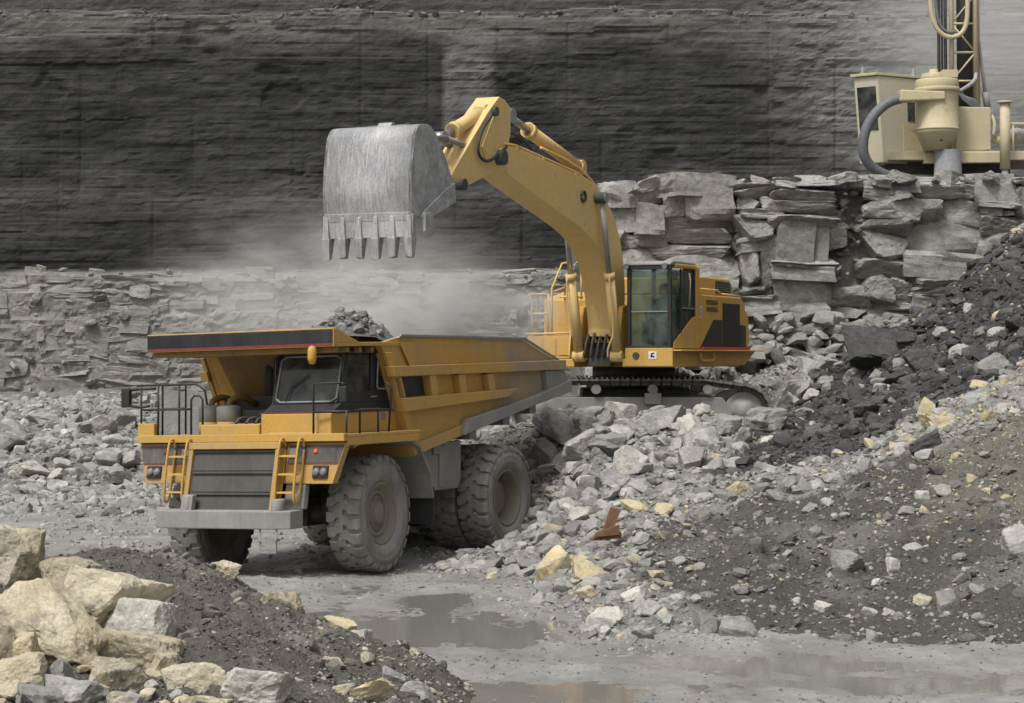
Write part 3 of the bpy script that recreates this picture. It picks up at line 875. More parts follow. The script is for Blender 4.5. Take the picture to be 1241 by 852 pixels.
# ---- wheels
TR, TW = 1.075, .66
def tyre_mesh():
    m = MB(); h = TW / 2
    prof = [(.56, -h*.70), (.60, -h*.86), (.70, -h*.98), (.82, -h*1.02), (.90, -h*1.0), (.905, -h*.97), (.96, -h*.97), (1.0, -h*.90), (1.01, -h*.76), (1.025, -h*.3), (1.025, 0),
            (1.025, h*.3), (1.01, h*.76), (1.0, h*.90), (.96, h*.97), (.905, h*.97), (.90, h*1.0), (.82, h*1.02), (.80, h*1.0), (.79, h*1.02), (.70, h*.98), (.60, h*.86), (.56, h*.70)]
    m.lathe(prof, seg=64)
    N = 24
    for side in (-1, 1):
        for i in range(N):
            a0 = 2 * math.pi * (i + (.5 if side > 0 else 0)) / N
            da = 2 * math.pi / N * .36
            # lug footprint: outer shoulder to past the centre line, swept with a kink
            stations = [(side * h * 1.015, .0, .955, 1.0), (side * h * .93, .0, 1.0, 1.055), (side * h * .50, .0, 1.0, TR), (side * h * .30, .28, 1.0, TR), (side * h * -.10, .34, 1.0, TR)]
            V = []
            for (yy, sh, r0, r1) in stations:
                for r_, aa in ((r0, -da), (r0, da), (r1, da * .86), (r1, -da * .86)):
                    a = a0 + sh * 2 * math.pi / N + aa
                    V.append((r_ * math.cos(a), yy, r_ * math.sin(a)))
            Fs = [(3, 2, 1, 0), (16, 17, 18, 19)]
            for k in range(4):
                b = k * 4
                Fs += [(b+j, b+(j+1) % 4, b+4+(j+1) % 4, b+4+j) for j in range(4)]
            m.add(V, Fs)
    return m
_tm = tyre_mesh().build('tyre', M['tyre'])
tyre_data = _tm.data; bpy.data.objects.remove(_tm)
def wheel(name_parent, loc, steer, outer, kind):
    """kind 'front': raised hub in a ringed rim; 'rear': deep dish"""
    w = MB()
    s = outer
    h = TW / 2
    ring = [(.575, s*h*.60), (.575, s*h*.80), (.55, s*h*.84), (.53, s*h*.80), (.50, s*h*.62)]
    if kind == 'front':
        ring += [(.46, s*h*.45), (.44, s*h*.42), (.43, s*h*.52), (.36, s*h*.55), (.35, s*h*.30)]
    else:
        ring += [(.49, s*h*-.35), (.47, s*h*-.45)]
    w.lathe(ring, seg=40)
    w.lathe([(.575, -s*h*.7), (.56, -s*h*.8), (.45, -s*h*.5), (.02, -s*h*.5)], seg=24)
    rim = w.build('wheel', M['rim'], truck)
    rim.location = loc; rim.rotation_euler = (0, 0, steer)
    t = link('tyre', tyre_data, rim)
    if s < 0: t.rotation_euler = (0, 0, math.pi)
    hb = MB()
    if kind == 'front':
        hb.lathe([(.36, s*h*.30), (.34, s*h*.42), (.20, s*h*.46), (.19, s*h*.66), (.12, s*h*.72), (.001, s*h*.72)], seg=28)
        for i in range(10):
            a = 2 * math.pi * i / 10
            hb.cyl((.28*math.cos(a), s*h*.42, .28*math.sin(a)), (.28*math.cos(a), s*h*.50, .28*math.sin(a)), .024, seg=6)
    else:
        hb.lathe([(.48, s*h*-.45), (.36, s*h*-.40), (.35, s*h*.05), (.30, s*h*.12), (.10, s*h*.12), (.001, s*h*.12)], seg=28)
        for i in range(12):
            a = 2 * math.pi * i / 12
            hb.cyl((.42*math.cos(a), s*h*-.45, .42*math.sin(a)), (.42*math.cos(a), s*h*-.34, .42*math.sin(a)), .024, seg=6)
    hb.build('hub', M['rim'] if kind == 'front' else M['rim'], rim)
    return rim
ST = math.radians(4)
wheel(truck, (0, 1.76, TR), ST, 1, 'front')
wheel(truck, (0, -1.76, TR - .16), ST, -1, 'front')
WB = -4.6
for yy, oo in ((1.90, 1), (1.18, 1), (-1.90, -1), (-1.18, -1)):
    wheel(truck, (WB, yy, TR), 0, oo, 'rear')

# ---- frame, axles, tanks (drawn at one length, then stretched to this truck's own proportions)
def truck_fit(p):
    x, y, z = p
    t = min(max((z - 1.2) / 1.2, 0), 1)
    return (x * 1.17 if x < 0 else x * (1.17 - .15 * t), y * .925 + .03 * (z - 1.2), z)
MB.warp = truck_fit
m = MB()
for s in (-1, 1):
    m.hexa([(1.25, s*.42, .95), (-5.4, s*.42, 1.15), (-5.4, s*.62, 1.15), (1.25, s*.62, .95), (1.25, s*.42, 1.55), (-5.4, s*.42, 1.65), (-5.4, s*.62, 1.65), (1.25, s*.62, 1.55)])
m.box(.9, 1.24, -.6, .6, 1.0, 1.5); m.box(-2.6, -2.3, -.6, .6, 1.1, 1.6); m.box(-5.3, -5.0, -.6, .6, 1.2, 1.6)
m.build('chassis_frame', DK, truck, .015)
m = MB(); m.cyl((0, -1.5, TR), (0, 1.5, TR), .2); m.box(-.3, .3, -.7, .7, .85, 1.35)
m.build('front_axle', DK, truck)
WB = WB / 1.17
m = MB(); m.cyl((WB, -1.9, TR), (WB, 1.9, TR), .33, seg=20); m.lathe([(.02, -.55), (.5, -.4), (.6, 0), (.5, .4), (.02, .55)], (WB, 0, TR), 'y', 24)
m.build('rear_axle', DK, truck)
for s in (-1, 1):
    m = MB(); m.cyl((.15, s*1.18, 1.0), (.1, s*1.12, 2.1), .17, seg=18); m.cyl((.15, s*1.18, 1.0), (.12, s*1.14, 1.5), .21, seg=18)
    m.build('suspension_strut', DK, truck)
    m = MB(); m.cyl((WB - .55, s*.8, 1.2), (WB - .3, s*.75, 2.2), .14, seg=14)
    m.build('suspension_strut', DK, truck)
m = MB()
m.prism([(-1.75, 1.35), (-2.75, 1.35), (-2.85, 1.5), (-2.85, 2.28), (-1.65, 2.28), (-1.6, 1.5)], 1.0, 1.95)
m.box(-2.3, -2.1, 1.95, 1.98, 1.4, 2.2)
m.build('fuel_tank', DS, truck, .03)
m = MB(); m.prism([(-1.0, 1.0), (-1.5, 1.0), (-1.6, 2.3), (-1.0, 2.3)], -1.9, -1.0)
m.build('hydraulic_tank', DS, truck, .03)
for s in (-1, 1):                                                           # fenders with the mud flap behind each front tyre
    y0, y1 = (1.32, 2.36) if s > 0 else (-2.36, -1.32)
    m = MB()
    arc = [(1.15, 2.30), (.7, 2.42), (-.5, 2.42), (-.95, 2.22), (-1.28, 1.7), (-1.36, 1.25)]
    for (a, b) in zip(arc, arc[1:]):
        m.hexa([(a[0], y0, a[1]), (b[0], y0, b[1]), (b[0], y1, b[1]), (a[0], y1, a[1]), (a[0], y0, a[1]+.05), (b[0]-.04, y0, b[1]+.04), (b[0]-.04, y1, b[1]+.04), (a[0], y1, a[1]+.05)])
    m.build('fender', DS, truck)
    m = MB(); m.box(-1.48, -1.44, y0 + .05, y1 - .05, .75, 1.45); m.build('mud_flap', RB, truck)

# ---- front end
m = MB()
m.prism([(1.90, -1.25), (1.80, -1.58), (1.45, -1.58), (1.45, 1.58), (1.80, 1.58), (1.90, 1.25)], .93, 1.25, 'z')
m.build('bumper', DS, truck, .02)
m = MB()
m.box(1.50, 1.68, -1.09, -.97, 1.19, 2.44); m.box(1.50, 1.68, .97, 1.09, 1.19, 2.44)
m.box(1.50, 1.70, -1.09, 1.09, 2.32, 2.44); m.box(1.50, 1.66, -.97, .97, 1.19, 1.23)
m.build('radiator_frame', M['dusty_yellow'], truck, .012)
m = MB(); m.box(1.40, 1.50, -.97, .97, 1.2, 2.34); rad = m.build('radiator', DK, truck)
zz = [1.235, 1.565, 1.94, 2.315]
for k in range(3):
    m = MB(); x0 = 1.60
    m.hexa([(x0-.04, -.965, zz[k]), (x0+.03, -.965, zz[k]), (x0+.03, .965, zz[k]), (x0-.04, .965, zz[k]), (x0-.04, -.965, zz[k+1]-.012), (x0+.005, -.965, zz[k+1]-.012), (x0+.005, .965, zz[k+1]-.012), (x0-.04, .965, zz[k+1]-.012)])
    m.box(x0 + .01, x0 + .05, -.95, .95, zz[k+1] - .05, zz[k+1] - .014)
    m.build('grille_panel', GR, rad)
m = MB(); m.box(1.70, 1.82, -.98, -.72, 1.2, 1.52); m.cyl((1.76, -.85, 1.18), (1.76, -.85, 1.50), .10, seg=14); m.build('filter_housing', DS, truck, .02)

m = MB()                                                                    # deck with its front beam
m.prism([(1.58, -2.45), (-.85, -2.45), (-.95, -1.2), (-.95, 1.2), (-.85, 2.45), (1.58, 2.45)], 2.50, 2.56, 'z')
m.box(1.46, 1.60, -2.45, 2.45, 2.44, 2.58)
m.box(-.8, 1.46, 2.40, 2.45, 2.36, 2.50); m.box(-.8, 1.46, -2.45, -2.40, 2.36, 2.50)
m.box(1.40, 1.56, -2.45, -2.05, 2.56, 2.80)
m.build('deck', Y_, truck, .012)
for s in (-1, 1):
    yo, yi = 2.43, 1.10
    def q(pts, x0, x1, mat, name, par, bev=.008):
        mm = MB(); mm.prism([(s * a, b) for a, b in pts], x0, x1, 'x'); return mm.build(name, mat, par, bev)
    fas = q([(yi, 1.70), (yo - .22, 1.70), (yo, 2.42), (yi, 2.42)], 1.34, 1.50, M['dusty_yellow'], 'fascia', truck)
    q([(yi + .05, 2.07), (yo - .13, 2.07), (yo - .03, 2.38), (yi + .05, 2.38)], 1.50, 1.512, M['fascia_dark'], 'dark_panel', fas, 0)
    q([(yi + .05, 2.045), (yo - .14, 2.045), (yo - .13, 2.065), (yi + .05, 2.065)], 1.50, 1.513, M['red'], 'red_stripe', fas, 0)
    yc = 1.93 if s > 0 else 2.0
    hd = MB(); hd.box(1.49, 1.54, s*yc - .17, s*yc + .17, 1.80, 2.02); hl = hd.build('headlight', BK, truck, .01)
    for k in (-1, 1):
        mm = MB(); mm.lathe([(.001, .045), (.045, .04), (.072, .02), (.076, 0)], (1.54, s*yc + k*.08, 1.91), 'x', 18); mm.build('lens', M['lamp'], hl)
    mm = MB(); mm.box(1.512, 1.54, s*1.78 - .035, s*1.78 + .035, 2.25, 2.31); mm.build('indicator', M['red_lamp'] if s > 0 else M['red'], truck)
    mm = MB(); mm.box(1.512, 1.53, s*1.28 - .1, s*1.28 + .1, 2.15, 2.32); mm.build('marker_lamp', M['lamp'], truck, .01)
    # ladder
    c = s * 1.31
    lad = MB()
    for k in (-1, 1):
        yk = c + k * .215
        lad.tube([(1.55, yk, 2.36), (1.60, yk, 2.50), (1.70, yk, 2.50), (1.76, yk, 2.36), (1.72, yk, 1.62), (1.68, yk, 1.42), (1.62, yk, 1.36), (1.56, yk, 1.42), (1.53, yk, 1.7), (1.54, yk, 2.3)], .024, 8, sub=2)
    lo = lad.build('ladder', Y_, truck)
    for z0, x0 in ((2.18, 1.74), (1.86, 1.72), (1.54, 1.69)):
        mm = MB(); mm.box(x0 - .1, x0, c - .205, c + .205, z0, z0 + .03); mm.build('rung', Y_, lo)
    if s < 0: continue
    low = MB()
    low.tube([(1.84, s*1.12 - .19, .95), (1.84, s*1.12 - .18, .50), (1.84, s*1.12 + .18, .50), (1.84, s*1.12 + .19, .95)], .018, 6)
    stp = low.build('hanging_step', DS, truck)
    for z0 in (.72, .51):
        mm = MB(); mm.box(1.76, 1.88, s*1.12 - .21, s*1.12 + .21, z0, z0 + .035); mm.build('rung', DS, stp)
m = MB(); m.cyl((1.76, 1.25, 1.2), (1.76, 1.25, 1.45), .12, seg=14); m.box(1.36, 1.49, 1.15, 1.6, 1.25, 1.69); m.build('bracket', DS, truck, .02)

# ---- hood, cab
m = MB(); m.box(.1, 1.45, -1.0, .40, 2.562, 2.76); m.build('hood', Y_, truck, .02)
m = MB(); m.box(-.75, 1.42, .42, 2.03, 2.562, 2.93); m.box(1.30, 1.435, .60, 1.7, 2.56, 2.60, 0); m.build('cab_base', Y_, truck, .015)
m = MB(); m.box(-.75, 1.38, .36, 2.04, 2.932, 2.955); m.build('red_stripe', M['red'], truck)
CY0, CY1 = .38, 2.0
cab = MB()
# black cab shell: posts, roof, back, lower skirt — hollow, so that the seat and the far windows show through the glass
cab.hexa([(1.33, CY0, 2.957), (1.33, CY1, 2.957), (-.74, CY1, 2.957), (-.74, CY0, 2.957), (1.06, CY0, 3.10), (1.06, CY1, 3.10), (-.74, CY1, 3.10), (-.74, CY0, 3.10)])
cab.box(-.80, .86, CY0 - .03, CY1 + .03, 3.98, 4.06)
def post(x0, z0, x1, z1, y, wx=.09, wy=.07):
    cab.hexa([(x0-wx, y-wy/2, z0), (x0, y-wy/2, z0), (x0, y+wy/2, z0), (x0-wx, y+wy/2, z0), (x1-wx, y-wy/2, z1), (x1, y-wy/2, z1), (x1, y+wy/2, z1), (x1-wx, y+wy/2, z1)])
for yy in (CY0 + .035, CY1 - .035):
    post(1.06, 3.10, .84, 3.98, yy); post(-.62, 3.10, -.62, 3.98, yy, .12); post(.08, 3.10, .06, 3.98, yy, .08)
    cab.box(-.62, 1.0, yy - .03, yy + .03, 3.10, 3.30)
cab.box(-.74, -.66, CY0, CY1, 3.10, 3.55)
cab = cab.build('cab', BK, truck, .015)
ws = MB(); ws.hexa([(1.045, CY0+.09, 3.115), (1.06, CY0+.09, 3.115), (1.06, CY1-.09, 3.115), (1.045, CY1-.09, 3.115), (.835, CY0+.09, 3.97), (.85, CY0+.09, 3.97), (.85, CY1-.09, 3.97), (.835, CY1-.09, 3.97)])
ws = ws.build('windshield', M['dark_glass'], cab)
def rim_loop(pts, rad, name, mat, par):
    mm = MB(); p = [Vector(a) for a in pts]; n = len(p); q = []
    for i in range(n):
        q += [p[i].lerp(p[i-1], .08), p[i].lerp(p[(i+1) % n], .08)]
    q.append(q[0]); mm.tube(q, rad, 6); return mm.build(name, mat, par)
rim_loop([(1.068, CY0+.11, 3.13), (1.068, CY1-.11, 3.13), (.858, CY1-.11, 3.95), (.858, CY0+.11, 3.95)], .022, 'seal', M['frame_grey'], cab)
mm = MB(); mm.tube([(1.10, .75, 3.14), (1.03, .82, 3.40), (.98, 1.2, 3.62)], .012, 6); mm.build('wiper', BM_, cab)
mm = MB(); mm.box(.10, .98, CY1-.045, CY1-.03, 3.30, 3.96); mm.build('side_window', M['dark_glass'], cab)
mm = MB(); mm.box(.10, .98, CY0+.03, CY0+.045, 3.30, 3.96); mm.build('side_window', M['dark_glass'], cab)
mm = MB(); mm.prism([(-.10, 3.34), (-.53, 3.34), (-.40, 3.88), (-.14, 3.88)], CY1-.02, CY1-.005); mm.build('quarter_window', M['dark_glass'], cab)
mm = MB(); mm.box(-.62, .06, CY1-.06, CY1-.022, 3.30, 3.98); mm.build('door_panel', BK, cab)
rim_loop([(-.10, CY1+.002, 3.34), (-.53, CY1+.002, 3.34), (-.40, CY1+.002, 3.88), (-.14, CY1+.002, 3.88)], .018, 'seal', M['frame_grey'], cab)
mm = MB(); mm.tube([(-.02, CY1+.02, 3.2), (-.02, CY1+.06, 3.2), (.12, CY1+.06, 3.2), (.12, CY1+.02, 3.2)], .012, 6); mm.build('door_handle', M['frame_grey'], cab)
mm = MB(); mm.box(-.30, .25, .90, 1.45, 3.0, 3.30); mm.hexa([(-.42, .92, 3.3), (-.25, .92, 3.3), (-.25, 1.43, 3.3), (-.42, 1.43, 3.3), (-.52, .95, 3.85), (-.42, .95, 3.85), (-.42, 1.4, 3.85), (-.52, 1.4, 3.85)])
mm.build('seat', M['interior'], cab, .04)
mm = MB(); mm.tube([(.62 + .0, 1.18 + .2 * math.cos(t * math.pi / 10), 3.45 + .2 * math.sin(t * math.pi / 10)) for t in range(21)], .018, 6); mm.cyl((.95, 1.18, 3.1), (.64, 1.18, 3.45), .03, seg=8); mm.build('steering_wheel', M['interior'], cab)

# ---- engine bay behind the hood
m = MB(); m.box(-.6, .6, -.9, .38, 2.56, 3.0); m.box(-.7, .0, -1.6, -.2, 2.56, 3.25); m.build('dark_engine_fill', DK, truck, .02)  # dark engine block added to make the darkness under the canopy
m = MB(); m.box(-.35, .05, -.35, .36, 3.0, 3.98); m.cyl((-.2, -.55, 3.2), (-.2, -.55, 3.9), .16, seg=16); m.build('dark_exhaust_fill', M['black_metal'], truck, .03)  # tall dark block added to fill the black area beside the cab
for (xx, yy) in ((.62, -1.42), (.72, -.90)):
    m = MB(); m.cyl((xx, yy, 2.56), (xx, yy, 2.80), .23, seg=22); ac = m.build('air_cleaner', Y_, truck)
    mm = MB(); mm.lathe([(.22, 2.801), (.24, 2.82), (.24, 3.06), (.22, 3.08), (.15, 3.10), (.001, 3.11)], (xx, yy, 0), 'z', 24); mm.build('cap', DS, ac)
    mm = MB(); mm.tube([(xx, yy, 3.09), (xx - .05, yy, 3.20), (xx - .3, yy + .1, 3.26), (xx - .7, yy + .1, 3.1)], .06, 10, sub=1); mm.build('intake_pipe', M['dirt_and_shade'], ac)
m = MB(); m.box(-.2, .1, -1.75, -1.5, 2.56, 3.0); m.build('control_box', Y_, truck, .02)
m = MB()
for yy in (-.35, -.1, .12): m.tube([(1.2, yy, 2.76), (1.1, yy, 2.86), (.7, yy, 2.86), (.5, yy, 2.8)], .03, 8, sub=1)
m.build('coolant_pipes', DK, truck)

# ---- guard rails and mirrors
def rail(paths, name, par=truck, r_=.021, mat=None):
    mm = MB()
    for p in paths: mm.tube(p, r_, 8, sub=0)
    return mm.build(name, mat or BM_, par)
yr = -2.40
rail([[(1.52, yr, 2.58), (1.52, yr, 3.50)], [(1.52, -1.98, 2.58), (1.52, -1.98, 3.50)], [(1.50, -1.48, 2.58), (1.50, -1.48, 3.50)],
      [(1.52, yr, 3.05), (1.52, -1.2, 3.05)], [(1.52, yr - .1, 3.50), (1.50, -1.05, 3.50), (1.42, -.92, 3.38), (1.40, -.88, 3.12)],
      [(1.46, -1.22, 2.56), (1.46, -1.22, 3.22), (1.44, -1.16, 3.29), (1.42, -1.05, 3.29), (1.40, -.99, 3.22), (1.40, -.99, 2.56)],
      [(1.52, yr, 3.50), (.2, yr, 3.50), (.2, yr, 2.56)], [(1.52, yr, 3.05), (.2, yr, 3.05)], [(.9, yr, 2.56), (.9, yr, 3.50)]], 'guard_rail')
rail([[(1.54, 1.72, 2.56), (1.54, 1.72, 3.46), (1.50, 2.30, 3.46), (1.38, 2.38, 3.42)], [(1.54, 1.72, 2.96), (1.45, 2.40, 2.96), (1.2, 2.40, 2.96)],
      [(1.45, 2.40, 2.54), (1.45, 2.40, 2.98)], [(1.02, 2.40, 2.54), (1.02, 2.40, 2.98), (1.2, 2.40, 2.96)], [(.42, 2.40, 2.54), (.42, 2.40, 3.0)], [(.06, 2.40, 2.54), (-.05, 2.38, 3.35), (.02, 2.30, 3.45)],
      [(1.02, 2.40, 2.98), (.02, 2.40, 2.96)]], 'guard_rail')
m = MB(); m.box(1.46, 1.56, -2.88, -2.68, 3.10, 3.46); mir = m.build('mirror', BM_, truck, .02)
rail([[(1.52, -2.70, 3.42), (1.52, -2.40, 3.44), (1.52, -2.05, 3.44)], [(1.52, -2.70, 3.13), (1.52, -2.40, 3.10), (1.52, -2.2, 3.12)]], 'bracket', mir, .026)
m = MB(); m.lathe([(.001, -.17), (.06, -.15), (.085, -.05), (.085, .08), (.06, .15), (.001, .17)], (1.60, 1.73, 3.96), 'z', 16)
m.build('beacon_mirror', Y_, truck)
m = MB(); m.box(1.44, 1.50, 2.25, 2.42, 3.12, 3.40); mir = m.build('mirror', BM_, truck, .02)
mm = MB(); mm.tube([(1.47, 2.33, 3.40), (1.47, 2.33, 3.47)], .02, 6); mm.build('bracket', BM_, mir)
m = MB(); m.box(.18, .30, 2.36, 2.42, 2.78, 2.92); m.build('work_lamp', M['lamp'], truck, .02)

# ---- dump body
BW = 2.20
bed = MB()
out = [(-.02, 4.17), (-.62, 4.30), (-4.75, 4.27), (-6.10, 3.82), (-6.35, 3.40), (-6.35, 3.14), (-.95, 2.05)]
for s in (-1, 1):
    y0, y1 = (BW - .14, BW - .04) if s > 0 else (-BW + .04, -BW + .14)
    bed.prism(out, y0, y1)
bed.hexa([(-.95, -BW+.14, 2.05), (-6.35, -BW+.14, 3.14), (-6.35, BW-.14, 3.14), (-.95, BW-.14, 2.05), (-.90, -BW+.14, 2.22), (-6.35, -BW+.14, 3.28), (-6.35, BW-.14, 3.28), (-.90, BW-.14, 2.22)])
bed.hexa([(-.95, -BW+.14, 2.05), (-1.07, -BW+.14, 2.10), (-1.07, BW-.14, 2.10), (-.95, BW-.14, 2.05), (-.02, -BW+.14, 4.17), (-.14, -BW+.14, 4.17), (-.14, BW-.14, 4.17), (-.02, BW-.14, 4.17)])
bed = bed.build('dump_body', BY, truck, .012)
for s in (-1, 1):
    def side(prof, th, name, mat, bev=.012, o=0.0):
        mm = MB(); y0, y1 = sorted((s * (BW - .04 + o), s * (BW - .04 + o + th)))
        mm.prism(prof, y0, y1); return mm.build(name, mat, bed, bev)
    side([(-.48, 4.26), (-.60, 4.34), (-4.78, 4.315), (-6.13, 3.86), (-6.13, 3.81), (-4.76, 4.265), (-.60, 4.285)], .05, 'top_rail', M['dusty_steel'])
    side([(-.13, 3.74), (-6.16, 3.84), (-6.18, 3.64), (-.20, 3.55)], .20, 'side_rail', BY)
    side([(-.42, 3.15), (-4.35, 3.27), (-3.9, 3.10), (-.52, 2.90)], .21, 'middle_rail', BY)
    side([(-.30, 3.545), (-.52, 3.545), (-.66, 3.152), (-.42, 3.152)], .10, 'front_post', BY)
    for xr in (-1.30, -2.25, -3.25):
        side([(xr, 3.565), (xr - .22, 3.568), (xr - .30, 3.19), (xr - .10, 3.17)], .17, 'rib', BY)
    side([(-.58, 3.545), (-1.27, 3.555), (-1.36, 3.20), (-.70, 3.18)], .012, 'dark_panel', BK, 0)
    side([(-.70, 3.175), (-1.36, 3.195), (-1.36, 3.175), (-.70, 3.155)], .016, 'red_stripe', M['red'], 0)
    side([(-5.45, 3.62), (-6.20, 3.635), (-6.36, 3.40), (-6.36, 3.34), (-5.55, 3.18)], .13, 'tail_plate', M['dusty_steel'])
    side([(-.95, 2.07), (-1.02, 2.30), (-2.6, 2.62), (-2.5, 2.39)], .09, 'floor_rail', BY)
    side([(-2.42, 2.40), (-2.55, 2.70), (-5.0, 3.10), (-6.40, 3.42), (-6.40, 3.16), (-5.0, 2.92)], .20, 'rock_deflector', M['dusty_steel'])
    side([(-.05, 4.0), (-.22, 4.0), (-1.10, 2.15), (-.95, 2.07)], .10, 'corner_post', BY)
mm = MB(); mm.cyl((-5.95, BW + .085, 3.74), (-5.95, BW + .10, 3.74), .05, seg=14); mm.build('pivot_hole', BM_, bed)
for xr in (-2.0, -3.2, -4.4, -5.4):
    z0 = 2.05 + (-.95 - xr) * .202
    mm = MB(); mm.box(xr - .12, xr + .12, -BW + .2, BW - .2, z0 - .22, z0 - .03); mm.build('floor_beam', M['dusty_steel'], bed, .01)
m = MB()
for s in (-1, 1): m.box(-5.6, -1.4, s*.55 - .1, s*.55 + .1, 1.70, 2.10)
m.build('body_guide', DK, truck)
for s in (-1, 1):
    m = MB(); m.cyl((-2.9, s*.85, 1.3), (-3.3, s*.85, 2.35), .12, seg=14); m.build('hoist_cylinder', DK, truck)

# ---- canopy over the cab
can = MB()
can.hexa([(1.50, -BW, 4.10), (1.50, BW, 4.10), (-.1, BW, 4.12), (-.1, -BW, 4.12), (1.50, -BW, 4.17), (1.50, BW, 4.17), (-.1, BW, 4.19), (-.1, -BW, 4.19)])
can.hexa([(-.1, BW-.02, 4.12), (-.1, BW, 4.12), (-.9, BW, 4.12), (-.9, BW-.02, 4.12), (-.1, BW-.02, 4.19), (-.1, BW, 4.19), (-.9, BW, 4.19), (-.9, BW-.02, 4.19)])
can = can.build('canopy', BY, truck, .012)
m = MB(); m.prism([(1.50, 4.10), (1.58, 4.10), (1.58, 4.43), (1.54, 4.43), (1.50, 4.40)], -BW, BW); m.build('front_lip', BY, can, .01)
m = MB(); m.box(1.582, 1.592, -BW + .01, BW - .02, 4.165, 4.405); m.build('dark_panel', BK, can)
m = MB(); m.box(1.582, 1.594, -BW + .01, BW - .02, 4.125, 4.160); m.build('red_stripe', M['red'], can)
for s in (-1, 1):
    m = MB(); y0, y1 = sorted((s * BW, s * (BW - .06))); m.prism([(1.5, 4.172), (.75, 4.18), (1.5, 4.42)], y0, y1); m.build('gusset', BY, can)
    m = MB(); y0, y1 = sorted((s * (BW + .001), s * (BW + .021))); m.prism([(-.5, 4.185), (-.98, 4.185), (-.98, 3.78), (-.85, 3.72)], y0, y1); m.build('side_plate', BY, can)
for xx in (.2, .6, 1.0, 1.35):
    m = MB(); m.box(xx, xx + .09, -BW + .05, BW - .05, 4.00, 4.10); m.build('rib', M['dirt_and_shade'], can, .01)
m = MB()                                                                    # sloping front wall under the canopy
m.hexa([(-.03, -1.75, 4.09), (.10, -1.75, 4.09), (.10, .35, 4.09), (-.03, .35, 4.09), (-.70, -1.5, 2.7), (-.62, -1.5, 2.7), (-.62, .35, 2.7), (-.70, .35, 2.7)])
m.build('front_bulkhead', M['dirt_and_shade'], bed, .01)
MB.warp = None

# ================================================================== THE EXCAVATOR
EXC = Vector((3.0, 50.8, 2.0)); EX_ANG = math.radians(244)
exc = empty('excavator', EXC, (0, 0, EX_ANG))
tag(exc, 'yellow tracked excavator with raised boom emptying its grey bucket over the truck', 'excavator')
EY, BO = M['ex_yellow'], M['boom_yellow']
_h = Vector((math.cos(EX_ANG), math.sin(EX_ANG))); _l = Vector((-math.sin(EX_ANG), math.cos(EX_ANG)))
def ex(px, py, yl):
    """photo pixel -> (x, z) in the excavator's upright plane at yl"""
    k = (px - CX) / F
    # world X = k * Y ; X = Sx + hx*x + lx*yl ; Y = Sy + hy*x + ly*yl
    x = (k * (EXC.y + _l.y * yl) - EXC.x - _l.x * yl) / (_h.x - k * _h.y)
    Yw = EXC.y + _h.y * x + _l.y * yl
    return (x, CAMZ - (py - HY) * Yw / F - EXC.z)

# ---- undercarriage (tracks lie across the view)
TA = -EX_ANG                                                                # world x axis seen from the turned upper works
und = empty('undercarriage', (0, 0, 0), (0, 0, TA)); und.parent = exc
m = MB(); m.box(-1.3, 1.3, -.95, .95, .55, 1.15); m.cyl((0, 0, 1.1), (0, 0, 1.42), .85, seg=30); m.build('car_body', DK, und, .03)
m = MB(); m.cyl((0, 0, 1.40), (0, 0, 1.66), 1.02, seg=40); m.build('swing_bearing', DK, und)
def track_path(n=56):
    """closed loop of the chain in x-z: long flat top, dropping to the idler at the right end"""
    pts = [(-2.35, 1.36), (1.75, 1.36), (2.55, 1.22)]
    def arc(cx, cz, r, a0, a1, k):
        return [(cx + r * math.cos(a0 + (a1 - a0) * i / k), cz + r * math.sin(a0 + (a1 - a0) * i / k)) for i in range(k + 1)]
    loop = arc(2.52, .62, .60, math.radians(80), math.radians(-90), 12) + arc(-2.35, .70, .66, math.radians(-90), math.radians(-270), 12) + [(1.6, 1.36)]
    loop = [Vector((a, 0, b)) for a, b in loop]
    L = [0]
    for a, b in zip(loop, loop[1:] + loop[:1]): L.append(L[-1] + (b - a).length)
    out_ = []
    for i in range(n):
        s = L[-1] * i / n
        for k in range(len(loop)):
            if L[k] <= s < L[k+1]:
                a, b = loop[k], loop[(k+1) % len(loop)]; t = (s - L[k]) / (L[k+1] - L[k]); d = (b - a).normalized()
                out_.append((a.lerp(b, t), d)); break
    return out_, L[-1] / n
_tp, pitch = track_path()
_m = MB(); w = pitch * .47
_m.box(-w, w, -.36, .36, -.02, .02); _m.box(-w*.75, -w*.45, -.36, .36, .02, .075); _m.box(w*.3, w*.6, -.36, .36, .02, .06); _m.box(-w*.9, w*.9, -.14, .14, -.13, -.021)
_s = _m.build('track_shoe', M['track_steel']); shoe = _s.data; bpy.data.objects.remove(_s)
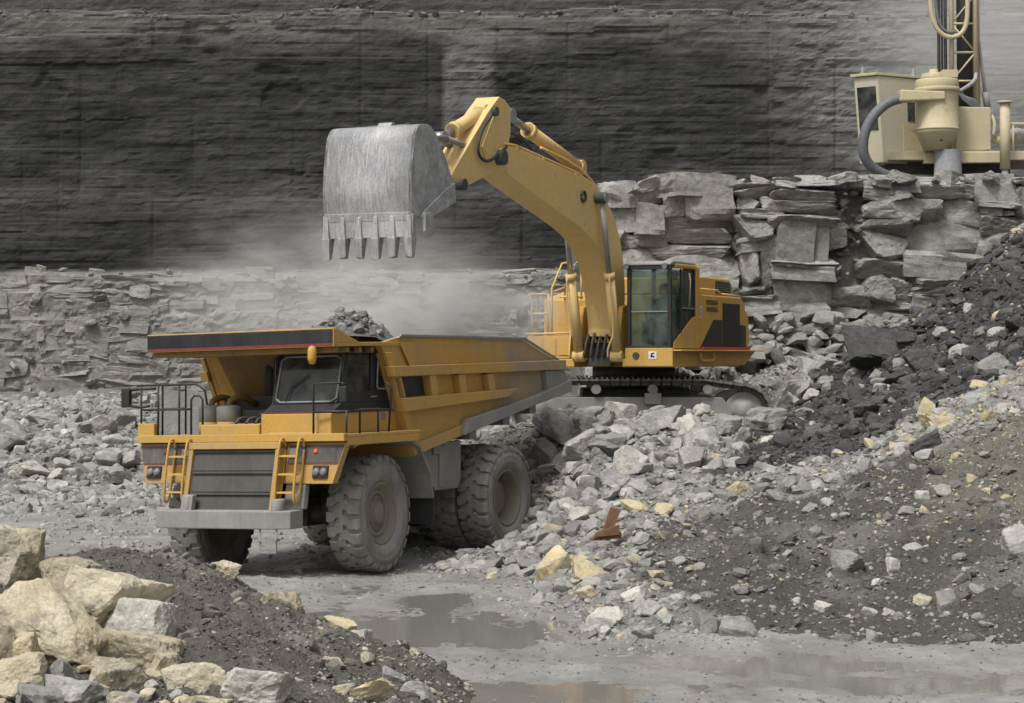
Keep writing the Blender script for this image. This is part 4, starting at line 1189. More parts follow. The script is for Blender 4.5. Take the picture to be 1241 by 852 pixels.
for side in (-1, 1):
    yc = side * 1.5
    fr = MB()
    fr.prism([(-2.2, .35), (2.1, .35), (2.3, .6), (2.0, .95), (-2.0, .95), (-2.35, .7)], yc - .2, yc + .2)
    fr.box(-1.9, 1.9, yc - .28, yc + .28, .40, .52)
    tr = fr.build('track', DS, und, .02)
    for i, (p, d) in enumerate(_tp):
        o = link('track_shoe', shoe, tr)
        o.location = (p.x, yc, p.z); o.rotation_euler = (0, math.atan2(-d.z, d.x) + math.pi * 0, 0)
    for xx in (-1.0, .35, 1.65):
        mm = MB(); mm.cyl((xx, yc - .30, 1.14), (xx, yc + .30, 1.14), .115, seg=18); mm.build('carrier_roller', DS, tr)
    for xx in np.linspace(-1.8, 1.9, 8):
        mm = MB(); mm.cyl((xx, yc - .28, .24), (xx, yc + .28, .24), .15, seg=16); mm.build('track_roller', DK, tr)
    for xx, zz_, rr, nm in ((2.52, .62, .46, 'idler'), (-2.35, .70, .50, 'sprocket')):
        mm = MB(); mm.lathe([(.001, -.30), (.2, -.30), (.22, -.2), (rr*.8, -.14), (rr, -.16), (rr, .16), (rr*.8, .14), (.22, .2), (.2, .30), (.001, .30)], (xx, yc, zz_), 'y', 30); mm.build(nm, DS, tr)
    mm = MB(); mm.box(.15, .55, yc - .36, yc - .2, .78, 1.05) if side < 0 else mm.box(.15, .55, yc + .2, yc + .36, .78, 1.05); mm.build('step', DS, tr, .02)

# ---- upper works
HF = 2.20
m = MB()
m.prism([(HF, -.62), (HF, -1.85), (-2.6, -1.85), (-3.1, -1.2), (-3.1, 1.2), (-2.6, 1.85), (HF, 1.85), (HF, .62), (1.55, .55), (1.55, -.55)], 1.67, 1.86, 'z')
m.build('main_frame', EY, exc, .02)
m = MB()                                                                    # left skirt: cab riser and walkway sill
m.prism([(HF, 1.67), (HF, 2.10), (-2.3, 2.06), (-3.6, 2.06), (-2.75, 1.70)], 1.858, 1.90)
m.box(HF - .04, HF + .02, .70, 1.90, 1.69, 2.12)
m.box(-3.6, HF, 1.80, 2.12, 2.045, 2.075)
skirt = m.build('side_skirt', EY, exc, .012)
mm = MB(); mm.tube([(.62, 1.92, 2.05), (.62, 1.99, 2.03), (.62, 1.99, 1.82), (.15, 1.99, 1.82), (-.30, 1.99, 1.82), (-.30, 1.99, 2.03), (-.30, 1.92, 2.05)], .03, 8, sub=1); mm.build('step_rail', M['boom_yellow'], skirt)
mm = MB(); mm.box(HF + .022, HF + .03, 1.30, 1.50, 1.86, 2.04); dec = mm.build('decal', M['white'], skirt)
mm = MB(); mm.box(HF + .031, HF + .034, 1.35, 1.45, 1.90, 1.94); mm.box(HF + .031, HF + .034, 1.36, 1.40, 1.94, 2.0); mm.box(HF + .031, HF + .034, 1.40, 1.45, 1.98, 2.01); mm.build('decal_mark', M['black_paint'], skirt)
mm = MB(); mm.cyl((HF + .01, .98, 1.94), (HF + .04, .98, 1.94), .085, seg=18); mm.build('tie_down_eye', M['dark_steel'], skirt)

# cab
X0, X1, YA, YB, Z0, Z1 = .60, HF, .74, 1.85, 2.13, 4.0
cb = MB()
def bar(p, q_, w_=.09):
    p = Vector(p); q_ = Vector(q_); cb.hexa([(min(p.x, q_.x)-w_/2, min(p.y, q_.y)-w_/2, min(p.z, q_.z)-w_/2), (max(p.x, q_.x)+w_/2, min(p.y, q_.y)-w_/2, min(p.z, q_.z)-w_/2), (max(p.x, q_.x)+w_/2, max(p.y, q_.y)+w_/2, min(p.z, q_.z)-w_/2), (min(p.x, q_.x)-w_/2, max(p.y, q_.y)+w_/2, min(p.z, q_.z)-w_/2),
             (min(p.x, q_.x)-w_/2, min(p.y, q_.y)-w_/2, max(p.z, q_.z)+w_/2), (max(p.x, q_.x)+w_/2, min(p.y, q_.y)-w_/2, max(p.z, q_.z)+w_/2), (max(p.x, q_.x)+w_/2, max(p.y, q_.y)+w_/2, max(p.z, q_.z)+w_/2), (min(p.x, q_.x)-w_/2, max(p.y, q_.y)+w_/2, max(p.z, q_.z)+w_/2)])
a = .045
for yy in (YA + a, YB - a):
    bar((X1 - a, yy, Z0), (X1 - a, yy, Z1)); bar((X0 + a, yy, Z0), (X0 + a, yy, Z1))
bar((X1 - a, YA + a*3, Z0), (X1 - a, YB - a*3, Z0)); bar((X1 - a, YA + a*3, Z1), (X1 - a, YB - a*3, Z1))
cab2 = cb.build('cab', M['black_metal'], exc, .012)
mm = MB(); mm.box(X0 + .09, X1 - .09, YA + .02, YB - .02, Z0 - .045, Z0 + .02); mm.box(X0, X0 + .04, YA + .09, YB - .09, Z0, Z1 - .9); mm.build('cab_floor', M['interior'], cab2)
mm = MB(); mm.prism([(X0 - .02, Z1 + .05), (X1 - .05, Z1 + .05), (X1 + .03, Z1 + .06), (X1 + .0, Z1 + .13), (X1 - .2, Z1 + .16), (X0 + .1, Z1 + .16), (X0 - .02, Z1 + .10)], YA - .01, YB + .01); roof = mm.build('roof', M['dusty_steel'], cab2, .03)
mm = MB(); mm.box(X0 - .03, X1 - .25, YB - .09, YB + .03, Z1 + .0, Z1 + .10); mm.build('roof_edge', EY, cab2, .03)
mm = MB(); mm.box(X0 - .28, X0 + .0, YB - .35, YB + .012, Z0 - .04, Z1 + .08); mm.build('rear_pillar', EY, cab2, .04)
mm = MB(); mm.prism([(X0 + .05, Z0 - .02), (X1 - .12, Z0 - .02), (X1 - .15, Z0 + .12), (X0 + .45, Z0 + .62), (X0 + .22, Z0 + .72), (X0 + .05, Z0 + .75)], YB - .005, YB + .02); mm.build('door_panel', EY, cab2, .008)
mm = MB(); mm.box(X0 + .1, X1 - .1, YB - .05, YB - .038, Z0 + .05, Z1 - .04); mm.build('door_window', M['glass'], cab2)
mm = MB(); mm.box(X0 + .1, X1 - .1, YA + .038, YA + .05, Z0 + .05, Z1 - .04); mm.build('side_window', M['glass'], cab2)
mm = MB(); mm.box(X1 - .05, X1 - .038, YA + .1, YB - .1, Z0 + .05, Z1 - .05); mm.build('windshield', M['glass'], cab2)
mm = MB(); mm.box(X0 + .03, X0 + .04, YA + .1, YB - .1, Z1 - .85, Z1 - .05); mm.build('rear_window', M['glass'], cab2)
mm = MB(); mm.box(X1 - .035, X1 - .015, YA + .1, YB - .1, Z0 + .83, Z0 + .855); mm.build('glazing_bar', M['frame_grey'], cab2)
mm = MB(); mm.box(X0 + .95, X0 + .99, YB - .02, YB + .02, Z0 + .3, Z1 - .02); mm.build('door_post', M['black_metal'], cab2)
mm = MB(); mm.box(X0 + .1, X0 + .9, YB - .02, YB + .015, Z0 + .92, Z0 + .95); mm.build('window_bar', M['frame_grey'], cab2)
mm = MB(); mm.tube([(X0 + .5, YB + .03, Z1 - .1), (X0 + .5, YB + .06, Z1 - .3), (X0 + .5, YB + .03, Z1 - .9)], .018, 6); mm.build('grab_handle', M['pale_yellow'], cab2)
for yy in (YA + .02, YB - .12):
    mm = MB(); mm.cyl((X1 + .02, yy, Z1 + .02), (X1 + .10, yy, Z1 + .02), .06, .075, seg=14); lm = mm.build('work_lamp', M['black_metal'], cab2)
    mm = MB(); mm.cyl((X1 + .101, yy, Z1 + .02), (X1 + .11, yy, Z1 + .02), .065, seg=14); mm.build('lens', M['lamp'], lm)
mm = MB(); mm.box(X1 - .02, X1 + .02, YB + .02, YB + .16, Z1 - .30, Z1 - .08); mm.build('mirror', M['black_metal'], cab2, .01)
mm = MB(); mm.box(X0 + .25, X0 + .75, YA + .32, YB - .35, Z0 + .1, Z0 + .48); mm.hexa([(X0+.2, YA+.32, Z0+.48), (X0+.34, YA+.32, Z0+.48), (X0+.34, YB-.35, Z0+.48), (X0+.2, YB-.35, Z0+.48), (X0+.1, YA+.34, Z0+1.15), (X0+.2, YA+.34, Z0+1.15), (X0+.2, YB-.37, Z0+1.15), (X0+.1, YB-.37, Z0+1.15)])
mm.build('seat', M['interior'], cab2, .04)
for yy in (YA + .2, YB - .24):
    mm = MB(); mm.box(X0 + .45, X0 + .95, yy - .08, yy + .08, Z0 + .1, Z0 + .62); mm.cyl((X0 + .85, yy, Z0 + .6), (X0 + .92, yy, Z0 + .85), .025, seg=8); mm.build('console', M['interior'], cab2, .02)

# engine house
def flat(prof, y0, y1, name, mat, par, bev=.012):
    mm = MB(); mm.prism(prof, y0, y1); return mm.build(name, mat, par, bev)
house = flat([(.30, 1.862), (.30, 3.42), (-2.75, 3.42), (-3.05, 3.25), (-3.12, 2.9), (-3.12, 1.862)], -1.10, 1.80, 'engine_house', EY, exc, .03)
flat([(.30, 3.422), (.30, 3.86), (-.9, 3.90), (-2.55, 3.88), (-2.80, 3.72), (-2.85, 3.422)], -1.0, 1.56, 'upper_cover', EY, house, .05)
flat([(-1.55, 3.48), (-1.55, 3.80), (-2.55, 3.78), (-2.62, 3.48)], 1.562, 1.585, 'upper_grille', M['black_metal'], house, 0)
for k in range(6):
    z0 = 3.50 + k * .046
    mm = MB(); mm.box(-2.58, -1.58, 1.586, 1.602, z0, z0 + .014); mm.build('louvre', DS, house)
flat([(.20, 2.10), (-.75, 2.82), (-1.35, 2.82), (-1.35, 2.10)], 1.802, 1.812, 'dark_panel', M['black_paint'], house, 0)
gp = flat([(-1.40, 2.10), (-1.40, 3.24), (-2.62, 3.24), (-2.62, 2.10)], 1.802, 1.820, 'side_grille', M['black_metal'], house, 0)
for k in range(17):
    z0 = 2.14 + k * .063
    mm = MB(); mm.box(-2.58, -1.44, 1.821, 1.838, z0, z0 + .018); mm.build('louvre', M['grille'], gp)
flat([(-2.66, 2.10), (-2.66, 2.72), (-3.10, 2.70), (-3.10, 2.10)], 1.802, 1.812, 'dark_panel', M['black_paint'], house, 0)
flat([(.30, 2.078), (.18, 2.155), (-3.11, 2.155), (-3.11, 2.078)], 1.822, 1.93, 'red_stripe', M['bright_red'], house, 0)
flat([(.18, 2.85), (.18, 3.14), (.06, 3.14), (.06, 2.85)], 1.802, 1.81, 'decal', M['white'], house, 0)
flat([(.145, 2.88), (.145, 3.10), (.10, 3.10), (.10, 2.88)], 1.811, 1.814, 'decal_mark', M['dark_steel'], house, 0)
for k in range(2):
    for q in range(4):
        mm = MB(); mm.box(-1.05, -.25, 1.802, 1.812, 3.02 + k*.17 + q*.03, 3.035 + k*.17 + q*.03); mm.build('vent_slot', M['dark_steel'], house)
mm = MB(); mm.tube([(.28, 1.70, 3.5), (.28, 1.74, 3.56), (-1.2, 1.74, 3.56), (-1.5, 1.72, 3.48)], .022, 8); mm.tube([(-1.5, 1.72, 3.48), (-2.9, 1.76, 3.45)], .02, 8); mm.build('handrail', BO, house)
flat([(-3.125, 1.75), (-3.125, 3.20), (-3.5, 3.0), (-3.6, 2.4), (-3.45, 1.75)], -1.75, 1.75, 'counterweight', EY, exc, .08)
flat([(.30, 1.862), (.30, 3.40), (-1.9, 3.40), (-1.9, 1.862)], -1.82, -1.102, 'right_cover', EY, exc, .03)
flat([(1.35, 1.862), (1.35, 3.30), (.302, 3.52), (.302, 1.862)], -1.82, -.62, 'fuel_tank', EY, exc, .03)
flat([(HF, 1.862), (HF, 2.42), (1.352, 2.42), (1.352, 1.862)], -1.85, -.72, 'tool_box', EY, exc, .02)
for k in range(3):
    mm = MB(); mm.box(HF + .001, HF + .02, -1.75 + k*.36, -1.45 + k*.36, 1.95, 2.34); mm.build('hatch', EY, exc, .005)
mm = MB()
for p in ([(2.1, -1.78, 2.42), (2.1, -1.78, 3.36), (2.02, -1.7, 3.42), (1.9, -1.62, 3.42)], [(1.75, -1.78, 2.42), (1.75, -1.78, 3.42), (2.1, -1.78, 3.42), (2.3, -1.78, 3.40)], [(2.1, -1.78, 2.80), (1.75, -1.78, 2.80)],
          [(2.1, -1.35, 2.42), (2.1, -1.35, 3.42), (2.1, -1.78, 3.42)], [(2.1, -1.78, 2.95), (2.1, -1.35, 2.95)],
          [(2.1, -1.25, 2.42), (2.1, -1.25, 3.55), (1.95, -1.05, 4.15), (1.80, -.85, 4.20)], [(1.35, -1.25, 3.30), (1.35, -1.25, 3.6), (2.1, -1.25, 3.45)], [(2.0, -1.1, 3.35), (1.6, -.66, 3.35)], [(1.6, -.70, 3.30), (1.6, -.70, 4.05)],
          [(2.20, -1.9, 2.46), (2.20, -.7, 2.48)]):
    mm.tube(p, .026, 8)
mm.build('handrail', BO, exc)
mm = MB(); mm.lathe([(.001, -.26), (.12, -.22), (.15, 0), (.12, .22), (.001, .26)], (2.05, -2.05, 2.86), 'z', 16); mir = mm.build('mirror', M['black_metal'], exc)
mm = MB(); mm.tube([(2.05, -1.95, 2.9), (2.1, -1.78, 2.9)], .02, 6); mm.build('bracket', M['black_metal'], mir)
# hydraulics at the boom foot
mm = MB()
mm.box(1.45, 1.75, -.5, .5, 1.87, 2.25); mm.box(1.9, 2.15, -.25, .3, 1.70, 2.1)
for k in range(7):
    y0 = -.5 + k * .16
    mm.tube([(1.7, y0, 2.2), (2.0, y0 + .02, 2.45 + .05 * (k % 3)), (2.25, y0 + .04, 2.2), (2.2, y0, 1.9)], .035, 8, sub=1)
mm.build('hydraulic_block', DK, exc)
for s in (-1, 1):
    mm = MB(); mm.prism([(1.5, 1.862), (1.5, 2.9), (1.7, 3.15), (2.0, 3.1), (2.25, 2.3), (2.25, 1.862)], min(s*.44, s*.56), max(s*.44, s*.56)); mm.build('boom_bracket', EY, exc, .02)

# ---- boom: box section swept along its outline; outline read from the near face
BWd = .34
top_px = [(605,184), (613,178), (628,180), (660,194), (700,212), (722,228), (736,245), (747,272), (754,305), (757,340), (757,372), (752,400)]
bot_px = [(607,197), (614,208), (628,221), (662,246), (702,275), (722,296), (732,318), (738,345), (742,370), (744,395), (744,402), (744,408)]
TP = [ex(a, b, BWd) for a, b in top_px]; BP = [ex(a, b, BWd) for a, b in bot_px]
prof = catmull(TP, 3) + catmull(BP, 3)[::-1]
m = MB(); m.prism(prof, -BWd, BWd); boom = m.build('boom', BO, exc, .012)
m = MB()
for P_ in (TP, BP):
    pass
JX, JZ = ex(607, 191, BWd)
m.cyl((JX, -BWd - .10, JZ), (JX, BWd + .10, JZ), .16, seg=20); m.build('pivot_pin', DK, boom)
m = MB(); KX, KZ = ex(722, 240, BWd); m.cyl((KX, -BWd - .26, KZ), (KX, BWd + .26, KZ), .13, seg=18); m.build('cylinder_pin', DK, boom)
m = MB(); mx, mz = ex(706, 238, BWd); m.tube([(mx + .12*math.cos(t*math.pi/8), BWd + .03, mz + .12*math.sin(t*math.pi/8)) for t in range(17)], .03, 6); m.build('boss', DK, boom)
m = MB()                                                                    # steel pipes on the boom's back
up_ = [Vector((p[0], 0, p[1])) for p in TP]
for k, yy in enumerate((-.22, -.1, .05, .17, .28)):
    m.tube([(p.x, yy, p.z + .07 + .03 * (k % 2)) for p in up_[1:9]], .028, 8)
m.tube([(up_[3].x, .25, up_[3].z + .28), (up_[4].x, .25, up_[4].z + .26), (up_[5].x + .05, .25, up_[5].z + .2), (up_[6].x, .25, up_[6].z + .05)], .03, 8, sub=1)
for k in (2, 3, 4, 5, 6):
    m.box(up_[k].x - .05, up_[k].x + .05, -.3, .32, up_[k].z - .01, up_[k].z + .06)
m.build('boom_pipes', BO, boom)

def cylinder(p0, p1, r_, frac, yy, name, par, mb=BO, rodmat=None):
    """barrel from p0, rod out to p1"""
    a = Vector((p0[0], yy, p0[1])); b = Vector((p1[0], yy, p1[1])); c_ = a.lerp(b, frac); d = (b - a).normalized()
    mm = MB(); mm.cyl(a, c_, r_, seg=20); mm.cyl(c_ - d * .16, c_, r_ * 1.18, seg=20); mm.cyl(a - d * .02, a + d * .12, r_ * 1.1, seg=18)
    mm.cyl(a + Vector((0, -.14, 0)), a + Vector((0, .14, 0)), r_ * 1.15, seg=16)
    cy = mm.build(name, mb, par)
    mm = MB(); mm.cyl(c_, b, r_ * .55, seg=16); mm.cyl(b + Vector((0, -.13, 0)), b + Vector((0, .13, 0)), r_ * 1.05, seg=16)
    mm.build('rod', rodmat or DK, cy)
    return cy
for s in (1, -1):
    yy = s * (BWd + .15)
    foot = ex(748, 432, BWd + .15) ; head = (KX, KZ)
    cy = cylinder(foot, head, .115, .53, yy, 'boom_cylinder', exc, BO, M['dusty_steel'] if s > 0 else M['chrome'])
    a = Vector((foot[0], yy, foot[1])); b = Vector((head[0], yy, head[1]))
    mm = MB(); o_ = Vector((.14, .05 * s, 0)); mm.tube([a.lerp(b, .50) + o_, a.lerp(b, .40) + o_ * 1.4, a.lerp(b, .15) + o_ * 1.4, a.lerp(b, .08) + Vector((.5, 0, -.1)), a.lerp(b, .02) + Vector((.55, 0, -.1))], .02, 8, sub=1); mm.build('pipe', BO, cy)

# ---- stick
SW = .27
st_px = [(605,117), (612,121), (619,131), (619,160), (616,178), (609,193), (594,211), (552,233), (546,229), (544,218), (552,203), (566,179), (580,155), (592,135)]
SP = [ex(a, b, SW) for a, b in st_px]
m = MB(); m.prism(SP, -SW, SW); stick = m.build('stick', BO, exc, .012)
m = MB(); ax_, az_ = ex(589, 158, SW); bx_, bz_ = ex(560, 208, SW)
m.prism([ex(*p, SW + .02) for p in [(598,140), (604,150), (602,185), (590,200), (584,178)]], SW + .001, SW + .03); m.build('side_gusset', BO, stick, .005)
m = MB(); m.tube([(*(lambda q: (q[0], SW + .08, q[1]))(ex(a, b, SW)),) for a, b in [(592,140), (578,160), (574,185), (583,197), (596,192), (604,183), (610,178)]], .032, 8, sub=2); m.build('hose', RB, stick)
m = MB(); m.prism([ex(*p, 0) for p in [(553,200), (567,178), (578,160), (576,157), (564,175), (550,197)]], -SW + .03, SW - .03); m.build('grimy_plate', DK, stick)
for k, yy in enumerate((-.2, -.05, .12)):
    m = MB(); m.tube([(*(lambda q: (q[0], yy, q[1]))(ex(a, b, 0)),) for a, b in [(640,184), (622,170 - 3*k), (606,168 - 4*k), (598,152), (596,130)]], .03, 8, sub=2); m.build('hose', RB, stick)
tx, tz = ex(548, 224, SW); m = MB(); m.cyl((tx, -SW - .3, tz), (tx, SW + .3, tz), .12, seg=16); m.build('bucket_pin', DK, stick)
# stick cylinder (boom back to stick top), bucket cylinder (stick top to linkage)
p_top = ex(616, 140, 0); p_boom = ex(701, 203, 0)
cylinder(p_boom, (p_top[0], p_top[1]), .15, .74, 0, 'stick_cylinder', exc, BO, M['chrome'])
pb0 = ex(584, 136, 0); pb1 = ex(533, 168, 0)
cylinder(pb0, pb1, .14, .72, .0, 'bucket_cylinder', exc, BO, M['chrome'])
m = MB(); cxy = Vector((pb0[0], 0, pb0[1])); m.cyl(cxy + Vector((0, -.36, 0)), cxy + Vector((0, .36, 0)), .1, seg=14); m.build('cylinder_pin', DK, stick)

# ---- bucket: back to the camera, teeth down
KW = .96
def bk(px, py): return ex(px, py, KW)
shell = [bk(*p) for p in [(545,206), (538,186), (530,166), (522,153), (514,150), (507,153), (503,163), (501,180), (499,205), (498,230), (499,248), (500,258)]]
lip0 = bk(500, 258); lip1 = bk(499, 287)
bucket = MB()
sh = catmull(shell)
n = len(sh)
cen = Vector((sum(p[0] for p in sh) / n, sum(p[1] for p in sh) / n))
V = []
for y_ in (-KW, KW):
    for p in sh: V.append((p[0], y_, p[1]))
    for p in sh:
        q = Vector(p) + (cen - Vector(p)).normalized() * .07
        V.append((q.x, y_, q.y))
Fs = []
for i in range(n - 1):
    Fs += [(i, i+1, 2*n+i+1, 2*n+i), (n+i+1, n+i, 3*n+i, 3*n+i+1), (i, n+i, n+i+1, i+1), (2*n+i, 2*n+i+1, 3*n+i+1, 3*n+i)]
Fs += [(0, 2*n, 3*n, n), (n-1, 2*n-1, 4*n-1, 3*n-1)]
bucket.add(V, Fs)
bucket.sm = [i % 4 < 2 and i < 4 * (n - 1) for i in range(len(Fs))]
bucket = bucket.build('bucket', M['bucket_steel'], exc, 0)
sidep = sh[:-1] + [bk(505,262), bk(523,262), bk(549,246), bk(550,224)]
for s in (-1, 1):
    m = MB(); y0, y1 = sorted((s * KW, s * (KW - .06))); 
    m.prism([(p[0] - .0, p[1]) for p in sidep], y0 + (.002 if s > 0 else -.002), y1 + (.002 if s > 0 else -.002)); m.build('side_plate', M['bucket_steel'], bucket, .008)
    m = MB(); y0, y1 = sorted((s * (KW + .004), s * (KW + .05))); m.prism([bk(*p) for p in [(549,222), (550,245), (523,262), (509,263), (511,257), (540,228)]], y0, y1); m.build('side_bar', M['bucket_steel'], bucket, .01)
    m = MB(); y0, y1 = sorted((s * (KW + .052), s * (KW + .12))); m.prism([bk(*p) for p in [(509,258), (516,258), (522,270), (520,284), (511,290), (509,280)]], y0, y1); m.build('side_cutter', M['bucket_steel'], bucket, .015)
m = MB()
dx = .05
m.hexa([(lip0[0]+.015, -KW - .02, lip1[1]), (lip0[0]+.015, KW + .02, lip1[1]), (lip0[0]-.06, KW + .02, lip1[1]), (lip0[0]-.06, -KW - .02, lip1[1]), (lip0[0]+.03, -KW - .02, lip0[1] - .01), (lip0[0]+.03, KW + .02, lip0[1] - .01), (lip0[0]-.08, KW + .02, lip0[1] - .01), (lip0[0]-.08, -KW - .02, lip0[1] - .01)])
lipo = m.build('lip', M['bucket_steel'], bucket, .01)
m = MB(); m.hexa([(lip0[0]+.03, -KW + .03, lip0[1] - .14), (lip0[0]+.03, KW - .03, lip0[1] - .14), (lip0[0]-.03, KW - .03, lip0[1] - .14), (lip0[0]-.03, -KW + .03, lip0[1] - .14), (lip0[0]+.055, -KW + .03, lip0[1] + .02), (lip0[0]+.055, KW - .03, lip0[1] + .02), (lip0[0]-.03, KW - .03, lip0[1] + .02), (lip0[0]-.03, -KW + .03, lip0[1] + .02)]); m.build('wear_strip', M['bucket_steel'], bucket, .01)
zt = bk(499, 312)[1]
for k in range(6):
    yc = -KW + .06 + k * (2 * KW - .12) / 5
    zl = lip1[1]; x = lip0[0]
    m = MB()
    m.hexa([(x+.075, yc-.075, zl-.02), (x+.075, yc+.075, zl-.02), (x-.11, yc+.075, zl-.02), (x-.11, yc-.075, zl-.02), (x+.06, yc-.045, zl+.40), (x+.06, yc+.045, zl+.40), (x-.09, yc+.045, zl+.40), (x-.09, yc-.045, zl+.40)])
    ad = m.build('tooth', M['bucket_steel'], bucket, .012)
    m = MB()
    m.hexa([(x+.035, yc-.07, zt + .03 * ((k * 7) % 3 - 1)), (x+.035, yc+.07, zt + .03 * ((k * 5) % 3 - 1)), (x-.06, yc+.07, zt), (x-.06, yc-.07, zt), (x+.095, yc-.09, zl+.0), (x+.095, yc+.09, zl+.0), (x-.13, yc+.09, zl+.0), (x-.13, yc-.09, zl+.0)])
    m.build('tooth_tip', M['bucket_steel'], ad, .012)
m = MB(); a = bk(519, 150); m.cyl((a[0] - .1, -.15, a[1] - .02), (a[0] - .1, .15, a[1] - .02), .1, seg=14); m.prism([(p[0], p[1]) for p in [bk(517,149), bk(530,163), bk(545,205), bk(556,215), bk(540,160), bk(530,148)]], .28, .34); m.prism([(p[0], p[1]) for p in [bk(517,149), bk(530,163), bk(545,205), bk(556,215), bk(540,160), bk(530,148)]], -.34, -.28)
m.build('hinge', M['bucket_steel'], bucket, .01)
# linkage
for s in (-1, 1):
    m = MB(); a = Vector((pb1[0], s*.2, pb1[1])); b = bk(530, 163); q = ex(566, 190, 0)
    a = Vector((pb1[0], s*.15, pb1[1])); m.cyl(a, (b[0], s*.15, b[1]), .06, seg=10); m.cyl(a, (q[0], s*.15, q[1] + .15), .06, seg=10); m.build('bucket_link', DS, exc)

# ---- the operator, seated behind the windshield
def person_seated(loc, rz):
    bm = bmesh.new()
    J = {'pelvis': (0, 0, .0), 'waist': (-.03, 0, .18), 'chest': (-.02, 0, .40), 'neck': (0, 0, .56), 'head0': (.02, 0, .63), 'head': (.04, 0, .74), 'crown': (.03, 0, .84)}
    R_ = {'pelvis': .155, 'waist': .145, 'chest': .165, 'neck': .062, 'head0': .06, 'head': .098, 'crown': .06}
    E = [('pelvis', 'waist'), ('waist', 'chest'), ('chest', 'neck'), ('neck', 'head0'), ('head0', 'head'), ('head', 'crown')]
    for s, n_ in ((1, 'L'), (-1, 'R')):
        J.update({'hip'+n_: (.06, s*.10, -.02), 'knee'+n_: (.46, s*.15, .02), 'ankle'+n_: (.55, s*.15, -.38), 'toe'+n_: (.72, s*.16, -.43),
                  'sh'+n_: (-.02, s*.19, .48), 'elb'+n_: (.08, s*.27, .22), 'wr'+n_: (.33, s*.25, .20), 'hand'+n_: (.42, s*.24, .21)})
        R_.update({'hip'+n_: .11, 'knee'+n_: .075, 'ankle'+n_: .05, 'toe'+n_: .045, 'sh'+n_: .075, 'elb'+n_: .052, 'wr'+n_: .035, 'hand'+n_: .042})
        E += [('pelvis', 'hip'+n_), ('hip'+n_, 'knee'+n_), ('knee'+n_, 'ankle'+n_), ('ankle'+n_, 'toe'+n_), ('chest', 'sh'+n_), ('sh'+n_, 'elb'+n_), ('elb'+n_, 'wr'+n_), ('wr'+n_, 'hand'+n_)]
        for f in range(5):
            y0 = s*.24 + (f - 2) * .016 * s; b_ = 'f%d%s' % (f, n_); L_ = (.05, .07, .075, .07, .055)[f]
            J[b_] = (.44 + L_ * .6, y0, .225); J[b_+'t'] = (.45 + L_ * .8, y0, .19); R_[b_] = .009; R_[b_+'t'] = .008
            E += [('hand'+n_, b_), (b_, b_+'t')]
    vs = {k: bm.verts.new(p) for k, p in J.items()}
    for a_, b_ in E: bm.edges.new((vs[a_], vs[b_]))
    names = list(J)
    me = bpy.data.meshes.new('person'); bm.to_mesh(me); bm.free()
    o = link('person', me); o.location = loc; o.rotation_euler = (0, 0, rz)
    md = o.modifiers.new('skin', 'SKIN'); md.use_smooth_shade = True
    for i, k in enumerate(names):
        me.skin_vertices[0].data[i].radius = (R_[k], R_[k]); me.skin_vertices[0].data[i].use_root = (k == 'pelvis')
    o.modifiers.new('subdivision', 'SUBSURF').levels = 1; o.modifiers['subdivision'].render_levels = 2
    m_, nt, b = new_mat('operator_clothes'); g = NT(nt)
    tc = g.n('ShaderNodeTexCoord').outputs['Object']; sz = g.n('ShaderNodeSeparateXYZ'); g.l(tc, sz.inputs[0])
    sk = g.math('GREATER_THAN', sz.outputs['Z'], .57); hnd = g.math('MULTIPLY', g.math('GREATER_THAN', sz.outputs['X'], .33), g.math('GREATER_THAN', sz.outputs['Z'], .14))
    sh_ = g.math('GREATER_THAN', sz.outputs['Z'], .08)
    c_ = g.mix(sh_, (.03, .05, .09), (.05, .24, .28)); c_ = g.mix(g.math('MAXIMUM', sk, hnd), c_, (.42, .24, .17)); g.l(c_, b.inputs['Base Color']); b.inputs['Roughness'].default_value = .8
    me.materials.append(m_)
    mm = MB(); mm.lathe([(.115, .0), (.12, .03), (.11, .09), (.07, .14), (.001, .155)], (.035, 0, .765), 'z', 20); mm.prism([(.10, .765), (.21, .76), (.21, .772), (.10, .785)], -.07, .07); mm.build('cap', M['interior'], o)
    for s in (-1, 1):
        mm = MB(); mm.lathe([(.001, -.012), (.011, 0), (.001, .012)], (.135, s*.034, .745), 'x', 8); mm.build('eye', M['black_metal'], o)
    mm = MB(); mm.hexa([(.13, -.015, .70), (.165, -.012, .70), (.165, .012, .70), (.13, .015, .70), (.12, -.008, .75), (.135, -.006, .75), (.135, .006, .75), (.12, .008, .75)]); mm.build('nose', m_, o)
    return o
_c = EXC + Vector((_h.x * (X0 + .55) + _l.x * 1.28, _h.y * (X0 + .55) + _l.y * 1.28, Z0 + .62))
tag(person_seated(_c, EX_ANG), 'operator in teal jacket seated behind the excavator cab windshield', 'person')

# ================================================================== THE BLAST-HOLE DRILL on the bench
PY = M['pale_yellow']
DY = 61.0
DZ0 = float(bench_top(np.array([12.5]))[0]) - .28
drill = empty('drill_rig', (12.6, DY, DZ0)); tag(drill, 'pale yellow drill rig with lattice mast standing on the rock bench', 'drill rig')
def dp(px, py, dy=0.0):
    v = at(px, py, DY + dy); return Vector((v.x - 12.6, dy, v.z - DZ0))
def quadbox(name, pts, depth, mat, par, bev=.02, dy=0.0):
    """front outline given in photo pixels, extruded back by depth"""
    q = [dp(a, b, dy) for a, b in pts]
    mm = MB(); mm.prism([(v.x, v.z) for v in q], dy, dy + depth); return mm.build(name, mat, par, bev)
